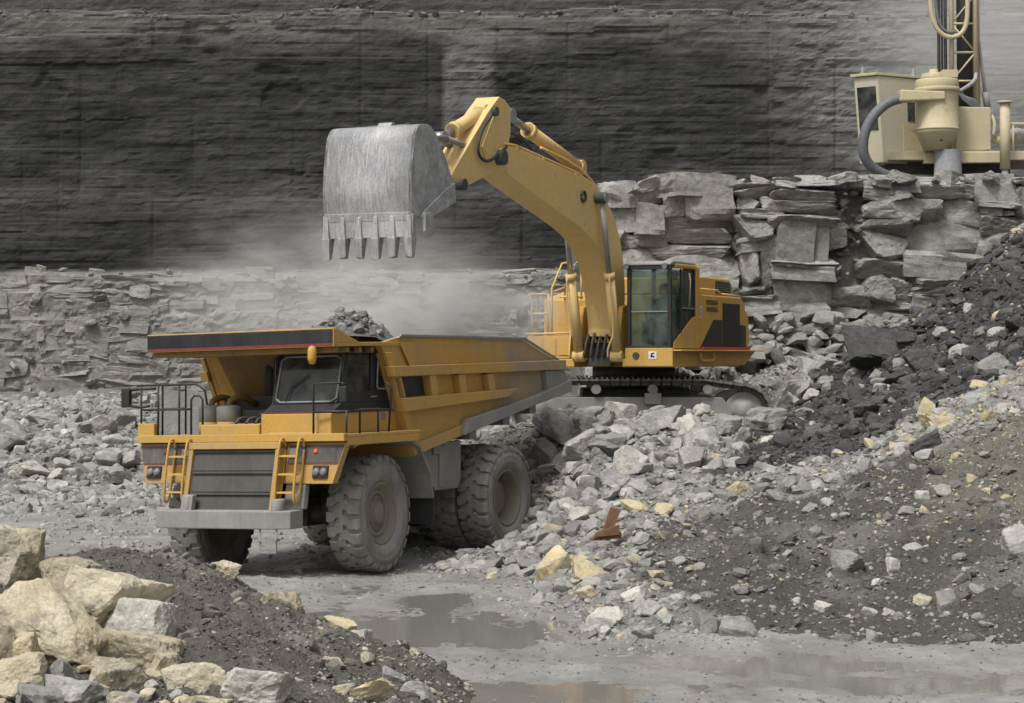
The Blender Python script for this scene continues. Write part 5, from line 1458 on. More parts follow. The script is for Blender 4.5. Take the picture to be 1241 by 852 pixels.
# crawler base
for s in (0, 1):
    mm = MB(); y0 = -.2 + s * 2.6
    mm.prism([(-2.2, .35), (-1.9, .0), (2.6, .0), (2.9, .35), (2.6, .75), (-1.9, .75)], y0, y0 + .5); mm.build('crawler', DK, drill, .05)
mm = MB(); a = dp(1075, 184); b = dp(1290, 195); mm.box(a.x, b.x, -.3, 2.9, b.z, a.z); mm.build('deck', PY, drill, .02)
mm = MB(); mm.box(-1.5, 2.2, .3, 2.4, .4, dp(0, 195).z - .003); mm.build('base_frame', DK, drill)
# cab, turned corner-on
ca = math.radians(38)
cab3 = empty('cab', dp(1068, 197, -.2), (0, 0, 0)); cab3.parent = drill
H = dp(1070, 92).z - dp(1070, 197).z
L1 = Vector((-math.sin(math.radians(50)), math.cos(math.radians(50)), 0)) * .80          # window face, runs left and back
L2 = Vector((math.cos(math.radians(30)), math.sin(math.radians(30)), 0)) * 1.6             # side face, runs right and back
O_ = Vector((0, 0, 0)); U = Vector((-.06, -.03, H))
lean = Vector((-.22, -.10, 0))
def cw(u, v, t):                                                            # point on the cab box; the window end leans out towards its top
    return O_ + L1 * u + L2 * v + Vector((0, 0, H * t)) + lean * (t - .35) * (1 - v) * .9
mm = MB(); mm.hexa([cw(0,0,0), cw(0,1,0), cw(1,1,0), cw(1,0,0), cw(0,0,1), cw(0,1,1), cw(1,1,1), cw(1,0,1)]); mm.build('shell', M['cab_cream'], cab3, .03)
nrm = L1.cross(Vector((0, 0, 1))).normalized(); nrm = -nrm if nrm.y > 0 else nrm
n2 = L2.cross(Vector((0, 0, 1))).normalized(); n2 = n2 if n2.y < 0 else -n2
def pane(fa, fb, u0, u1, t0, t1, nn, name, mat, th=.02):
    q = [fa(u0, t0), fa(u1, t0), fa(u1, t1), fa(u0, t1)]
    mm = MB(); mm.hexa([p + nn * .004 for p in q] + [p + nn * th for p in q]); return mm.build(name, mat, cab3)
pane(lambda u, t: cw(u, 0, t), None, .10, .88, .38, .88, nrm, 'windshield', M['dark_glass'])
pane(lambda u, t: cw(0, u, t), None, .64, .80, .50, .86, n2, 'side_window', M['dark_glass'])
pane(lambda u, t: cw(0, u, t), None, .52, .98, .03, .46, n2, 'door', PY)
mm = MB(); mm.hexa([cw(-.05,-.05,1.003), cw(-.05,1.04,1.003), cw(1.05,1.04,1.003), cw(1.05,-.05,1.003), cw(-.05,-.05,1.035), cw(-.05,1.04,1.035), cw(1.05,1.04,1.035), cw(1.05,-.05,1.035)]); mm.build('roof', PY, cab3, .01)
for u, v in ((.8, .1), (.2, .9)):
    p = cw(u, v, 1.036); mm = MB(); mm.lathe([(.09, 0), (.09, .04), (.05, .1), (.05, .2), (.001, .24)], p, 'z', 12); mm.build('roof_lamp', DS, cab3)
# dust collector drum
cx_, cy_ = dp(1131, 140).x, -.55
def zc(py): return dp(1131, py, -.55).z
drum = MB(); R0 = 26 / 41.3
drum.lathe([(.001, zc(96)), (R0*.97, zc(97)), (R0, zc(99)), (R0, zc(110)), (R0*.97, zc(111)), (R0*.97, zc(156)), (R0*1.02, zc(157)), (R0*1.02, zc(161)), (R0*.93, zc(163)), (R0*.62, zc(182)), (.001, zc(182))], (cx_, cy_, 0), 'z', 40)
drum = drum.build('dust_collector', PY, drill)
mm = MB(); mm.lathe([(R0*1.03, zc(107)), (R0*1.05, zc(108)), (R0*1.05, zc(111.5)), (R0*1.03, zc(112))], (cx_, cy_, 0), 'z', 40, closed=True); mm.build('hoop', PY, drum)
mm = MB(); mm.lathe([(R0*1.03, zc(156)), (R0*1.06, zc(156.5)), (R0*1.06, zc(158)), (R0*1.03, zc(158.5))], (cx_, cy_, 0), 'z', 40, closed=True); mm.build('hoop', PY, drum)
mm = MB(); mm.lathe([(.001, zc(84)), (.12, zc(84)), (.14, zc(88)), (.36, zc(90)), (.38, zc(95.5)), (.001, zc(95.5))], (cx_ - .1, cy_, 0), 'z', 24); mm.box(cx_ + .1, cx_ + .55, cy_ - .3, cy_ + .3, zc(95.4), zc(86)); mm.build('fan_cap', PY, drum, .01)
mm = MB(); a = dp(1090, 113, -1.1); mm.prism([(a.x, zc(112)), (cx_ + .1, zc(114)), (cx_ + .1, zc(124)), (a.x, zc(126))], cy_ - R0 - .06, cy_ - R0 + .5); mm.build('inlet_duct', PY, drum, .04)
mm = MB(); mm.tube([dp(1092, 119, -.9), dp(1075, 124, -.95), dp(1056, 142, -1.0), dp(1046, 165, -1.0), dp(1046, 190, -.9), dp(1060, 207, -.7), dp(1085, 216, -.5), dp(1110, 222, -.2)], .15, 14, sub=2); mm.build('dust_hose', M['hose'], drum)
mm = MB(); mm.lathe([(.40, zc(182)), (.38, zc(190)), (.40, zc(205)), (.42, zc(225))], (dp(1144, 0).x, cy_, 0), 'z', 22); mm.build('drop_sleeve', M['gauze'], drum)
mm = MB(); mm.lathe([(.001, 0), (.06, .01), (.001, .05)], (cx_ + .02, cy_ - R0*.8, zc(171)), 'y', 10); mm.build('rust_spot', M['rust'], drum)
# tank, beam, jacks
quadbox('water_tank', [(1158,129), (1201,130), (1201,182), (1158,183)], 1.2, PY, drill, .03, .0)
quadbox('beam', [(1120,185), (1215,184), (1215,197), (1120,198)], .3, PY, drill, .02, -.35)
for px_, dy in ((1218, -.7), (1218, 2.6)):
    v0 = dp(px_, 125, dy); v1 = dp(px_, 205, dy); mm = MB(); mm.cyl((v0.x, dy, v1.z), (v0.x, dy, v0.z), .15, seg=18); mm.cyl((v0.x, dy, v0.z), (v0.x, dy, v0.z + .06), .22, seg=18); jk = mm.build('jack', PY, drill)
    mm = MB(); mm.cyl((v0.x, dy, .1), (v0.x, dy, v1.z), .10, seg=14); mm.cyl((v0.x, dy, .02), (v0.x, dy, .12), .3, seg=18); mm.build('jack_foot', M['gauze'], jk)
mm = MB(); a = dp(1203, 168, .2); b = dp(1216, 172, .2); mm.cyl(a, b, .12, seg=12); mm.tube([dp(1202, 140, .1), dp(1206, 150, 0), dp(1204, 165, 0)], .05, 8, sub=1); mm.build('pipe_fitting', PY, drill)
mm = MB(); mm.tube([dp(1225, 150, .4), dp(1300, 151, .4)], .04, 8); mm.tube([dp(1228, 151, .4), dp(1228, 185, .4)], .03, 8); mm.build('handrail', PY, drill)
for i in range(3):
    v = dp(1232 + 14 * i, 165, .8); mm = MB(); mm.lathe([(.001, -.3), (.2, -.25), (.26, 0), (.2, .25), (.001, .3)], v, 'x', 14); mm.build('pump', DS, drill)
# mast: four legs, lacing, feed tube, hoses
mast = empty('mast', (0, 0, 0)); mast.parent = drill
MT, MBt = -60, 133
def leg(px0, px1, dy, r_=.055):
    a = dp(px0, MBt, dy); b = dp(px1, MT * 3, dy); mm = MB(); mm.cyl(a, b, r_, seg=8); mm.build('leg', PY, mast); return a, b
legs = [leg(1154, 1151, .3, .07), leg(1183, 1180, .3, .075), leg(1154, 1151, 1.2), leg(1186, 1183, 1.2)]
for fa, fb in ((0, 1), (2, 3), (0, 2), (1, 3)):
    for i in range(9):
        t0, t1 = i / 9, (i + 1) / 9
        A0, A1 = legs[fa][0].lerp(legs[fa][1], t0), legs[fa][0].lerp(legs[fa][1], t1); B0, B1 = legs[fb][0].lerp(legs[fb][1], t0), legs[fb][0].lerp(legs[fb][1], t1)
        mm = MB(); mm.cyl(A0, B1, .03, seg=6) if i % 2 else mm.cyl(B0, A1, .03, seg=6); mm.build('brace', PY, mast)
        mm = MB(); mm.cyl(A1, B1, .035, seg=6); mm.build('crossbar', PY, mast)
mm = MB(); mm.cyl(dp(1170, 140, .75), dp(1167, -180, .75), .24, seg=18); mm.build('feed_tube', DK, mast)
for px_, r_ in ((1138, .05), (1142, .035), (1146, .05)):
    mm = MB(); mm.cyl(dp(px_, 90, .4), dp(px_ - 2, -180, .4), r_, seg=8); mm.build('rod', M['hose'], mast)
mm = MB(); mm.tube([dp(1125, -60, .1), dp(1127, 10, .1), dp(1134, 35, .1), dp(1148, 46, .1), dp(1162, 44, .1), dp(1171, 33, .1), dp(1173, 10, .1), dp(1172, -60, .1)], .07, 8, sub=2); mm.build('hose_loop', M['pale_yellow'], mast)
mm = MB(); mm.tube([dp(1133, -60, .12), dp(1134, 15, .12), dp(1140, 34, .12), dp(1150, 40, .12), dp(1158, 38, .12)], .05, 8, sub=2); mm.build('hose_loop', M['hose'], mast)
mm = MB()
for k in range(6):
    mm.tube([dp(1160 + 3*k, 105 + 4*k, .2), dp(1164 + 3*k, 118, .1), dp(1174 + 2*k, 126, .1), dp(1184 + k, 132, .15)], .035, 8, sub=1)
mm.build('hose_bundle', M['hose'], mast)
mm = MB(); mm.tube([dp(1183, 88, .3), dp(1182, 98, .1), dp(1168, 108, .1), dp(1160, 112, .2)], .06, 8, sub=1); mm.build('pipe', M['gauze'], mast)
mm = MB(); mm.cyl(dp(1196, 130, .6), dp(1186, 50, .6), .05, seg=10); mm.cyl(dp(1197, 132, .6), dp(1194, 112, .6), .10, seg=12); mm.build('mast_cylinder', DS, drill)

# ================================================================== LOOSE ROCK
def rock_mesh(key, seed, sub, mat, boxy=.6, extra=9, rough=.05, sm=False):
    k = 'rock_%s_%s' % (key, mat)
    me = bpy.data.meshes.get(k)
    if me is None:
        V, Fc = rock_arrays(seed, sub, boxy, extra, rough)
        me = mesh_np(k, V, Fc, [M[mat]], sm)
    return me
N_ROCK = [0]
def boulder(loc, size, mat, label, group=None, seed=None, sub=3, rot=None, sink=.35, name='boulder', boxy=.6, sm=False, cat='boulder', shapes=14, rough=.05):
    r_ = np.random.default_rng(seed if seed is not None else 9000 + N_ROCK[0])
    N_ROCK[0] += 1
    if seed is None: key = 's%d_%d' % (sub, r_.integers(shapes)); sd = int(key.split('_')[1]) * 31 + 11
    else: key = 'u%d' % seed; sd = seed
    o = link(name, rock_mesh(key, sd, sub, mat, boxy, 9, rough, sm))
    o.scale = Vector(size) * .62
    o.location = Vector(loc) + Vector((0, 0, size[2] * (.5 - sink)))
    o.rotation_euler = rot if rot is not None else (r_.normal(0, .35), r_.normal(0, .35), r_.uniform(0, 6.28))
    tag(o, label, cat, group)
    return o

# ---- foreground pile on the left: every big block placed by its place in the photo (x, y = centre; w, h = size in pixels)
FG = [
    # px, py, w, h, depth Y, material, seed, label
    (20, 672, 66, 74, 23.6, 'cream_stone', 501, 'upright grey-topped cream block highest at the left edge'),
    (84, 698, 70, 44, 23.2, 'cream_stone', 502, 'cream boulder at the back of the foreground pile, lit ridge on top'),
    (116, 732, 112, 84, 22.2, 'cream_stone', 503, 'large pale cream boulder in the middle of the foreground pile'),
    (58, 764, 138, 62, 21.0, 'cream_stone', 504, 'largest long tan-grey boulder lying across the foreground pile'),
    (172, 765, 82, 72, 22.0, 'white_stone', 505, 'whitish boulder next to the dark soil, right of the large cream one'),
    (168, 797, 110, 66, 21.4, 'cream_stone', 506, 'pale cracked block in the front row under the whitish boulder'),
    (135, 829, 62, 60, 20.6, 'cream_stone', 507, 'tan upright wedge standing in the gap of the foreground pile'),
    (200, 812, 52, 44, 21.3, 'cream_stone', 508, 'small tan block at the right end of the cracked block'),
    (232, 836, 76, 58, 20.8, 'cream_stone', 509, 'tan-yellow block at the foot of the soil mound'),
    (314, 842, 96, 60, 20.8, 'white_stone', 510, 'pale grey-white slab at the bottom edge beside the soil mound'),
    (26, 788, 44, 40, 20.5, 'tan_stone', 511, 'bright yellow-ochre stone near the left edge'),
    (4, 782, 34, 44, 20.4, 'cream_stone', 512, 'pale stone cut by the left edge, beside the ochre stone'),
    (22, 826, 80, 62, 19.9, 'cream_stone', 513, 'rough brownish block in the bottom left corner'),
    (68, 826, 44, 40, 20.0, 'limestone', 514, 'light grey lump between the brownish block and the tan wedge'),
    (90, 842, 60, 34, 19.8, 'limestone', 515, 'grey broken stone at the bottom edge left of the tan wedge'),
    (50, 850, 60, 30, 19.5, 'limestone', 516, 'low grey stone at the very bottom near the left corner'),
    (10, 735, 40, 30, 21.4, 'limestone', 517, 'small grey stone in the dark gap under the upright block'),
    (412, 764, 44, 24, 24.4, 'tan_stone', 518, 'flat tan stone on the crest of the soil mound'),
    (335, 752, 68, 54, 24.4, 'cream_stone', 519, 'soil-covered olive-tan boulder half buried in the mound crest'),
    (436, 778, 30, 26, 24.0, 'white_stone', 520, 'small whitish angular stone on the mound beside the wet road'),
    (445, 842, 56, 28, 21.6, 'tan_stone', 521, 'ochre-tan stone at the bottom edge of the mound'),
    (400, 846, 44, 24, 21.4, 'cream_stone', 522, 'cream stone at the bottom edge left of the ochre-tan one'),
    (268, 692, 30, 22, 25.2, 'cream_stone', 523, 'small pale stone on the mound crest in front of the truck tyre'),
    (395, 806, 34, 22, 23.0, 'cream_stone', 524, 'pale stone embedded half-way down the right of the mound'),
    (330, 812, 30, 18, 22.6, 'cream_stone', 525, 'thin cream stone showing in the dark soil above the grey-white slab'),
    (478, 826, 30, 26, 22.8, 'limestone', 526, 'grey stone at the right foot of the mound by the puddle'),
    (505, 840, 34, 22, 22.4, 'limestone', 527, 'grey stone farthest right at the mound foot, next to the puddle'),
    (250, 862, 60, 30, 19.6, 'tan_stone', 528, 'ochre stone at the bottom edge under the tan-yellow block'),
]
for (px, py, w, h, Y, mt, sd, lab) in FG:
    p = at(px, py, Y); k = Y / F
    r_ = np.random.default_rng(sd)
    big = w > 60
    o = boulder(p, (w * k * .98, w * k * r_.uniform(.6, .8), h * k * 1.05), mt, lab, 'stones of the foreground pile', seed=sd, sub=4 if big else 3,
                rot=(r_.normal(0, .12), r_.normal(0, .1) + (.32 if sd in (503, 504) else 0), r_.normal(0, .3)), sink=.5, rough=.085, boxy=.35)

# ---- named single stones on the slope
def on(px, py): 
    v = hit(px, py); return v if v is not None else at(px, py, 40)
SPECIAL = [
    (676, 686, 36, 44, 'tan_stone', 601, 'yellow-tan rectangular block on the rubble below the rusty scrap', (.35, -.5, .2), .85),
    (712, 690, 34, 22, 'tan_stone', 602, 'small ochre block right beside the yellow-tan rectangular block', None, .6),
    (733, 752, 40, 30, 'white_stone', 603, 'round whitish boulder in the low gravel heap by the road', None, .5),
    (858, 757, 38, 32, 'limestone', 604, 'grey cube-shaped boulder at the slope foot by the wet road', None, .7),
    (896, 764, 42, 22, 'limestone', 605, 'flat dark grey boulder at the slope foot, right of the cube-shaped one', None, .6),
    (996, 737, 20, 16, 'white_stone', 606, 'single rounded pale stone low on the brown slope', None, .5),
    (1083, 684, 18, 18, 'white_stone', 607, 'bright angular pale stone half-way up the brown slope', None, .6),
    (1024, 680, 36, 24, 'limestone', 608, 'grey block embedded in the brown slope left of the bright stone', None, .5),
    (1150, 728, 26, 30, 'limestone', 609, 'upright grey stone low at the right of the brown slope', None, .7),
    (1072, 418, 88, 42, 'shale', 610, 'big dark shale slab lying on the black upper slope', (.1, .25, .1), .5),
    (1140, 510, 48, 18, 'tan_stone', 611, 'pale yellow slab at the upper edge of the brown slope', None, .6),
    (1120, 535, 46, 16, 'shale', 612, 'thin dark slab just under the pale yellow slab', (.0, -.35, .1), .6),
    (930, 508, 42, 30, 'limestone', 613, 'flat grey slab behind the excavator track end', None, .6),
    (958, 478, 26, 44, 'limestone', 614, 'long pale slab leaning on the rubble right of the excavator', (.2, .7, .2), .7),
    (1048, 448, 44, 12, 'limestone', 615, 'narrow pale slab between limestone cliff and dark shale slope', (0, -.5, 0), .6),
    (1232, 660, 40, 40, 'limestone', 616, 'grey boulder cut by the right edge on the brown slope', None, .6),
    (764, 562, 46, 30, 'white_stone', 617, 'smooth light grey boulder high in the rubble below the tracks', None, .5),
    (740, 540, 36, 26, 'limestone', 618, 'grey block above and left of the smooth light boulder', None, .6),
    (662, 548, 30, 34, 'limestone', 619, 'upright grey block beside the rear tyre of the truck', None, .7),
    (756, 500, 30, 28, 'white_stone', 620, 'pale pointed block on the crest in front of the excavator track', None, .6),
    (880, 518, 38, 26, 'limestone', 621, 'broad grey block on the crest in front of the idler', None, .6),
    (800, 511, 42, 22, 'limestone', 622, 'flat grey block on the crest in the middle of the track', None, .6),
    (838, 518, 36, 28, 'white_stone', 623, 'light grey block on the crest right of the middle of the track', None, .6),
    (715, 590, 34, 30, 'limestone', 624, 'grey slab on the rubble half-way between tyre and smooth boulder', None, .6),
    (705, 512, 34, 26, 'limestone', 625, 'grey block on the crest under the tail of the truck body', None, .6),
    (895, 592, 26, 16, 'tan_stone', 626, 'yellowish stone in the middle of the grey slope', None, .6),
    (1200, 440, 36, 16, 'limestone', 627, 'light grey slab high on the right of the dark slope', (0, -.4, 0), .6),
]
for (px, py, w, h, mt, sd, lab, rt, bx) in SPECIAL:
    p = on(px, py + h * .25); k = p.y / F
    r_ = np.random.default_rng(sd)
    boulder(p, (w * k * 1.1, w * k * r_.uniform(.8, 1.1), h * k * 1.15), mt, lab, None, seed=sd, sub=3, rot=rt or (r_.normal(0, .2), r_.normal(0, .25), r_.uniform(0, 6)), sink=.40, boxy=bx)

# ---- many more that nothing tells apart: largest as single boulders, the rest as rubble
TONE = {'limestone': 'grey', 'white_stone': 'pale', 'cream_stone': 'cream', 'tan_stone': 'ochre', 'shale': 'dark'}
def zone_boulders(n, poly, wr, mats, noun, marks, group, seed, gap=.8, cat='boulder'):
    r_ = np.random.default_rng(seed); P_ = np.array(poly); done = []; made = []; new = []; tries = 0
    while len(done) < n and tries < n * 60:
        tries += 1
        px = r_.uniform(P_[:, 0].min(), P_[:, 0].max()); py = r_.uniform(P_[:, 1].min(), P_[:, 1].max())
        if not inpoly(np.array([px]), np.array([py]), poly)[0]: continue
        w = wr[0] + (wr[1] - wr[0]) * r_.random() ** 2.2
        if any((px - a) ** 2 + (py - b) ** 2 < (gap * (w + c_) / 2) ** 2 for a, b, c_ in done): continue
        p = hit(px, py)
        if p is None: continue
        done.append((px, py, w)); k = p.y / F
        mt = mats[int(r_.integers(len(mats)))]; hh = r_.uniform(.5, .9)
        span = (w - wr[0]) / (wr[1] - wr[0])
        where = min(marks, key=lambda q: (q[0] - px) ** 2 + (q[1] - py) ** 2)[2]
        label = ' '.join([('small', 'medium', 'large')[int(span > .12) + int(span > .45)], ('flat', 'angular', 'upright')[int(hh > .62) + int(hh > .78)], TONE[mt], noun, where])
        made.append((label, px, len(made)))
        new.append(boulder(p, (w * k * r_.uniform(.9, 1.3), w * k * r_.uniform(.8, 1.2), w * k * hh), mt, label, group, sub=2 if w < 22 else 3, sink=.30,
                rot=(r_.normal(0, .3), r_.normal(0, .3), r_.uniform(0, 6.28)), boxy=r_.uniform(.4, .8), seed=None))
    for lb in {q[0] for q in made}:                                          # alike ones: told apart by their order in the photo
        same = sorted([q for q in made if q[0] == lb], key=lambda q: q[1])
        if len(same) > 1:
            words = {2: ['leftmost', 'rightmost'], 3: ['leftmost', 'middle', 'rightmost']}.get(len(same), ['leftmost', 'second leftmost', 'second rightmost', 'rightmost'])
            for wd, q in zip(words, same): new[q[2]]['label'] = lb + ', ' + wd
    return done
UP = [(655,520), (700,492), (760,485), (930,495), (1000,470), (985,510), (930,545), (870,575), (800,560), (760,610), (700,650), (660,640), (655,580)]
zone_boulders(70, UP, (16, 46), ['limestone', 'limestone', 'white_stone'], 'limestone block', [
    (668,545,'beside the rear tyre'), (700,505,'under the tail of the truck body'), (725,540,'up left of the smooth light boulder'), (756,505,'by the pale pointed crest block'), (800,512,'on the crest below mid track'),
    (850,515,'on the crest left of the idler'), (895,515,'on the crest in front of the idler'), (930,515,'behind the track end'), (975,485,'right of the excavator'), (690,590,'right of the rear tyre, half-way up'),
    (690,635,'above left of the rusty scrap'), (735,600,'above the rusty scrap'), (785,560,'right of the smooth light boulder'), (840,550,'below the crest, under mid track'), (900,550,'below the crest, under the idler')], 'blocks in the rubble below the excavator', 701, .70)
LOW = [(530,690), (640,650), (720,640), (820,660), (880,750), (820,772), (720,772), (690,720), (600,705)]
zone_boulders(40, LOW, (12, 26), ['limestone', 'limestone', 'white_stone', 'cream_stone'], 'limestone chunk', [
    (560,690,'in the tip of the rubble by the rear tyre'), (620,685,'in the rubble right of the rear tyre foot'), (660,660,'left of the yellow-tan block'), (700,715,'under the yellow-tan block'), (750,680,'under the rusty scrap'),
    (730,755,'in the low heap by the road'), (780,745,'in the middle of the low heap'), (840,740,'near the cube-shaped boulder'), (800,690,'above the low heap')], 'chunks at the foot of the rubble', 702, .7)
TAL = [(-10,520), (60,508), (150,515), (165,560), (150,590), (0,600)]
zone_boulders(40, TAL, (12, 44), ['limestone', 'limestone', 'white_stone'], 'highwall-foot block', [
    (10,530,'high at the left edge'), (10,585,'low at the left edge'), (60,520,'at the top of the heap'), (70,560,'in the middle of the heap'), (70,592,'at the foot of the heap'),
    (130,525,'left of the truck mirror'), (140,560,'left of the truck fender'), (135,585,'by the haul road left of the ladder')], 'blocks at the foot of the highwall', 703, .60)
SHZ = [(1241,300), (1150,350), (1050,410), (985,480), (900,560), (1050,540), (1120,500), (1241,430)]
zone_boulders(28, SHZ, (12, 34), ['shale', 'shale', 'shale', 'limestone'], 'lump on the black slope', [
    (1215,320,'at the top right'), (1150,370,'above the big shale slab'), (1060,430,'around the big shale slab'), (1000,490,'right of the leaning pale slab'), (950,545,'at its lower left tip'),
    (1050,520,'in its lower middle'), (1130,470,'below the big shale slab to the right'), (1220,400,'at the right edge')], 'lumps on the shale slope', 704, .8)
SOI = [(1241,480), (1100,560), (900,620), (830,680), (900,750), (1060,775), (1241,775)]
zone_boulders(20, SOI, (11, 22), ['limestone', 'limestone', 'white_stone', 'cream_stone'], 'stone on the brown slope', [
    (1210,520,'at the upper right'), (1210,600,'at the right edge half-way'), (1210,720,'low at the right edge'), (1100,600,'above the bright angular stone'), (1080,740,'low in the middle'),
    (960,620,'at its upper left'), (900,690,'above the cube-shaped boulder'), (980,710,'near the rounded pale stone')], 'stones on the brown slope', 705, 1.5)
GAP = [(940,470), (1000,430), (1060,415), (1000,470), (960,500)]
zone_boulders(10, GAP, (12, 26), ['limestone'], 'slab in the scree', [(950,475,'right behind the excavator'), (990,445,'under the limestone cliff'), (1040,420,'between cliff and black slope'), (975,490,'beside the long leaning slab')], 'slabs under the cliff', 706, .7)
FGZ = [(0,745), (90,760), (150,790), (240,820), (300,852), (300,870), (0,870)]
zone_boulders(50, FGZ, (14, 40), ['cream_stone', 'cream_stone', 'limestone', 'white_stone', 'tan_stone'], 'stone', [
    (10,760,'at the left edge of the foreground pile'), (20,845,'in the bottom left corner'), (80,790,'under the largest long boulder'), (80,845,'at the bottom edge left of the tan wedge'),
    (160,845,'at the bottom edge right of the tan wedge'), (230,850,'at the bottom edge under the tan-yellow block'), (200,810,'below the pale cracked block')], 'filling stones of the foreground pile', 707, .62)

# the rusty scrap of plate
v = on(734, 664)
scrap = empty('scrap_metal', v + Vector((0, -.25, .16)), (0, 0, .3)); scrap.scale = (.7, .7, .7); tag(scrap, 'bent piece of rusty brown scrap steel on the rubble', 'scrap metal')
m = MB(); m.hexa([(-.42, -.1, .0), (.30, -.25, .05), (.34, .25, .08), (-.38, .2, .0), (-.40, -.1, .05), (.30, -.25, .20), (.34, .25, .23), (-.36, .2, .05)]); m.build('bottom_plate', M['rust'], scrap, .01)
m = MB(); m.hexa([(-.16, -.16, .06), (.02, -.20, .1), (.04, .05, .1), (-.14, .1, .06), (.10, -.10, .80), (.34, -.14, .74), (.36, .0, .74), (.12, .04, .80)]); m.build('upright_plate', M['rust'], scrap, .01)
m = MB(); m.hexa([(-.40, -.16, .08), (.22, -.34, .14), (.22, -.30, .14), (-.40, -.12, .08), (-.32, -.16, .20), (.22, -.34, .40), (.22, -.30, .40), (-.32, -.12, .20)]); m.build('flange', M['rust'], scrap, .01)

# ---- gravel and rubble nobody could count
def scatter_zone(name, n, x0, x1, y0, y1, smin, smax, power, tintf, seed, protos, mask=None, sink=.2):
    r_ = np.random.default_rng(seed)
    x = r_.uniform(x0, x1, n); y = r_.uniform(y0, y1, n)
    z = ground_h(x, y); px, py = proj(x, y, z)
    k = (px > -120) & (px < 1400) & (py < 900)
    if mask is not None: k &= mask(x, y, z, px, py, r_)
    x, y, z = x[k], y[k], z[k]
    s = smin + (smax - smin) * r_.random(len(x)) ** power
    px, py = proj(x, y, z); s = np.where(inpoly(px, py, SOIL_POLY), s * .72, s); sink = .32
    t = tintf(x, y, z, r_)
    return scatter(name, protos, np.stack([x, y, z + s * (.3 - sink)], 1), s, t, M['tint_rock'], seed + 1)
def slope_stone_tint(x, y, z, r_):
    px, py = proj(x, y, z)
    c = np.array((.27, .262, .243)) * r_.uniform(.65, 1.35, (len(x), 1))
    so = inpoly(px, py, SOIL_POLY) & (r_.random(len(x)) < .6); c[so] = np.array((.135, .128, .114)) * r_.uniform(.6, 1.5, (int(so.sum()), 1))
    tan = r_.random(len(x)) < (.03 + .14 * ((px > 1050) & (py < 660)) + .16 * ((px > 660) & (px < 800) & (py > 600) & (py < 720)))
    c[tan] = np.array((.42, .36, .23)) * r_.uniform(.75, 1.2, (int(tan.sum()), 1))
    sh = inpoly(px, py, SHALE_POLY) & (r_.random(len(x)) < .94)
    c[sh] = np.array((.070, .068, .066)) * r_.uniform(.55, 1.6, (int(sh.sum()), 1))
    return c
def rub_mask(x, y, z, px, py, r_):
    so = inpoly(px, py, SOIL_POLY)
    dens = np.where(so, .17 + .40 * (fbm(x * .7, y * .7, 0, 3, 5) > .12), 1.0)
    pad = (y > 47.5) & (y < 53.5) & (x > -1) & (x < 7)
    return (slope_h(x, y) > floor_h(x, y) - .02) & (r_.random(len(x)) < dens) & ~pad
scatter_zone('rubble', 11500, -3, 15.5, 28, 57, .05, .26, 2.6, slope_stone_tint, 801, SMALL, rub_mask)
def grav_mask(x, y, z, px, py, r_):
    so = inpoly(px, py, SOIL_POLY)
    return (slope_h(x, y) > floor_h(x, y) - .02) & (r_.random(len(x)) < np.where(so, .75, 1)) & ~((y > 47.5) & (y < 53.5) & (x > -1) & (x < 7))
scatter_zone('gravel', 54000, -3, 15.5, 28, 56, .02, .09, 1.8, slope_stone_tint, 803, TINY, grav_mask)
def spill_mask(x, y, z, px, py, r_):                                        # fringe of stones that rolled out on the road
    return (slope_h(x, y) <= floor_h(x, y) + .02) & (slope_h(x, y) > -.22 - .3 * r_.random(len(x)) ** 2)
scatter_zone('loose_gravel', 9000, -4, 12, 26, 45, .012, .07, 3.0, slope_stone_tint, 805, TINY, spill_mask)
def talus_tintf(x, y, z, r_): return np.array((.27, .263, .245)) * r_.uniform(.65, 1.35, (len(x), 1))
def tal_mask(x, y, z, px, py, r_): return (px < 190) & (r_.random(len(x)) < np.where(y > 57, 1, .4))
scatter_zone('talus_rubble', 9000, -22, -7, 50, 78, .05, .30, 2.4, talus_tintf, 807, SMALL, tal_mask)
def mound_tintf(x, y, z, r_):
    c = np.array((.13, .121, .105)) * r_.uniform(.6, 1.4, (len(x), 1)); k = r_.random(len(x)) < .05 + .4 * smooth(-3.0, -1.0, x)
    c[k] = np.array((.36, .33, .26)) * r_.uniform(.7, 1.2, (int(k.sum()), 1)); return c
def mnd_mask(x, y, z, px, py, r_): return mound_h(x, y) > floor_h(x, y) - .01
scatter_zone('mound_clods', 26000, -7, .4, 18, 28, .006, .040, 2.5, mound_tintf, 809, TINY, mnd_mask)
scatter_zone('mound_stones', 1100, -7, .2, 18, 27.5, .03, .12, 2.8, mound_tintf, 811, SMALL, mnd_mask)
def yard_mask(x, y, z, px, py, r_): return (slope_h(x, y) < .0) & (r_.random(len(x)) < .25 + .75 * (fbm(x * .35, y * .35, 0, 3, 8) > .0)) & ((y > 40) | (r_.random(len(x)) < .12))
scatter_zone('yard_stones', 14000, -16, 2, 30, 64, .02, .13, 3.2, talus_tintf, 813, TINY, yard_mask)

def road_mask(x, y, z, px, py, r_): return (z > WATER + .015) & (slope_h(x, y) < .0) & (mound_h(x, y) < .0) & (r_.random(len(x)) < .3 + .7 * (fbm(x * .8, y * .6, 0, 3, 18) > .05))
scatter_zone('road_pebbles', 16000, -5, 9, 22, 38, .006, .040, 3.5, lambda x, y, z, r_: np.array((.20, .195, .18)) * r_.uniform(.5, 1.5, (len(x), 1)), 815, TINY, road_mask)

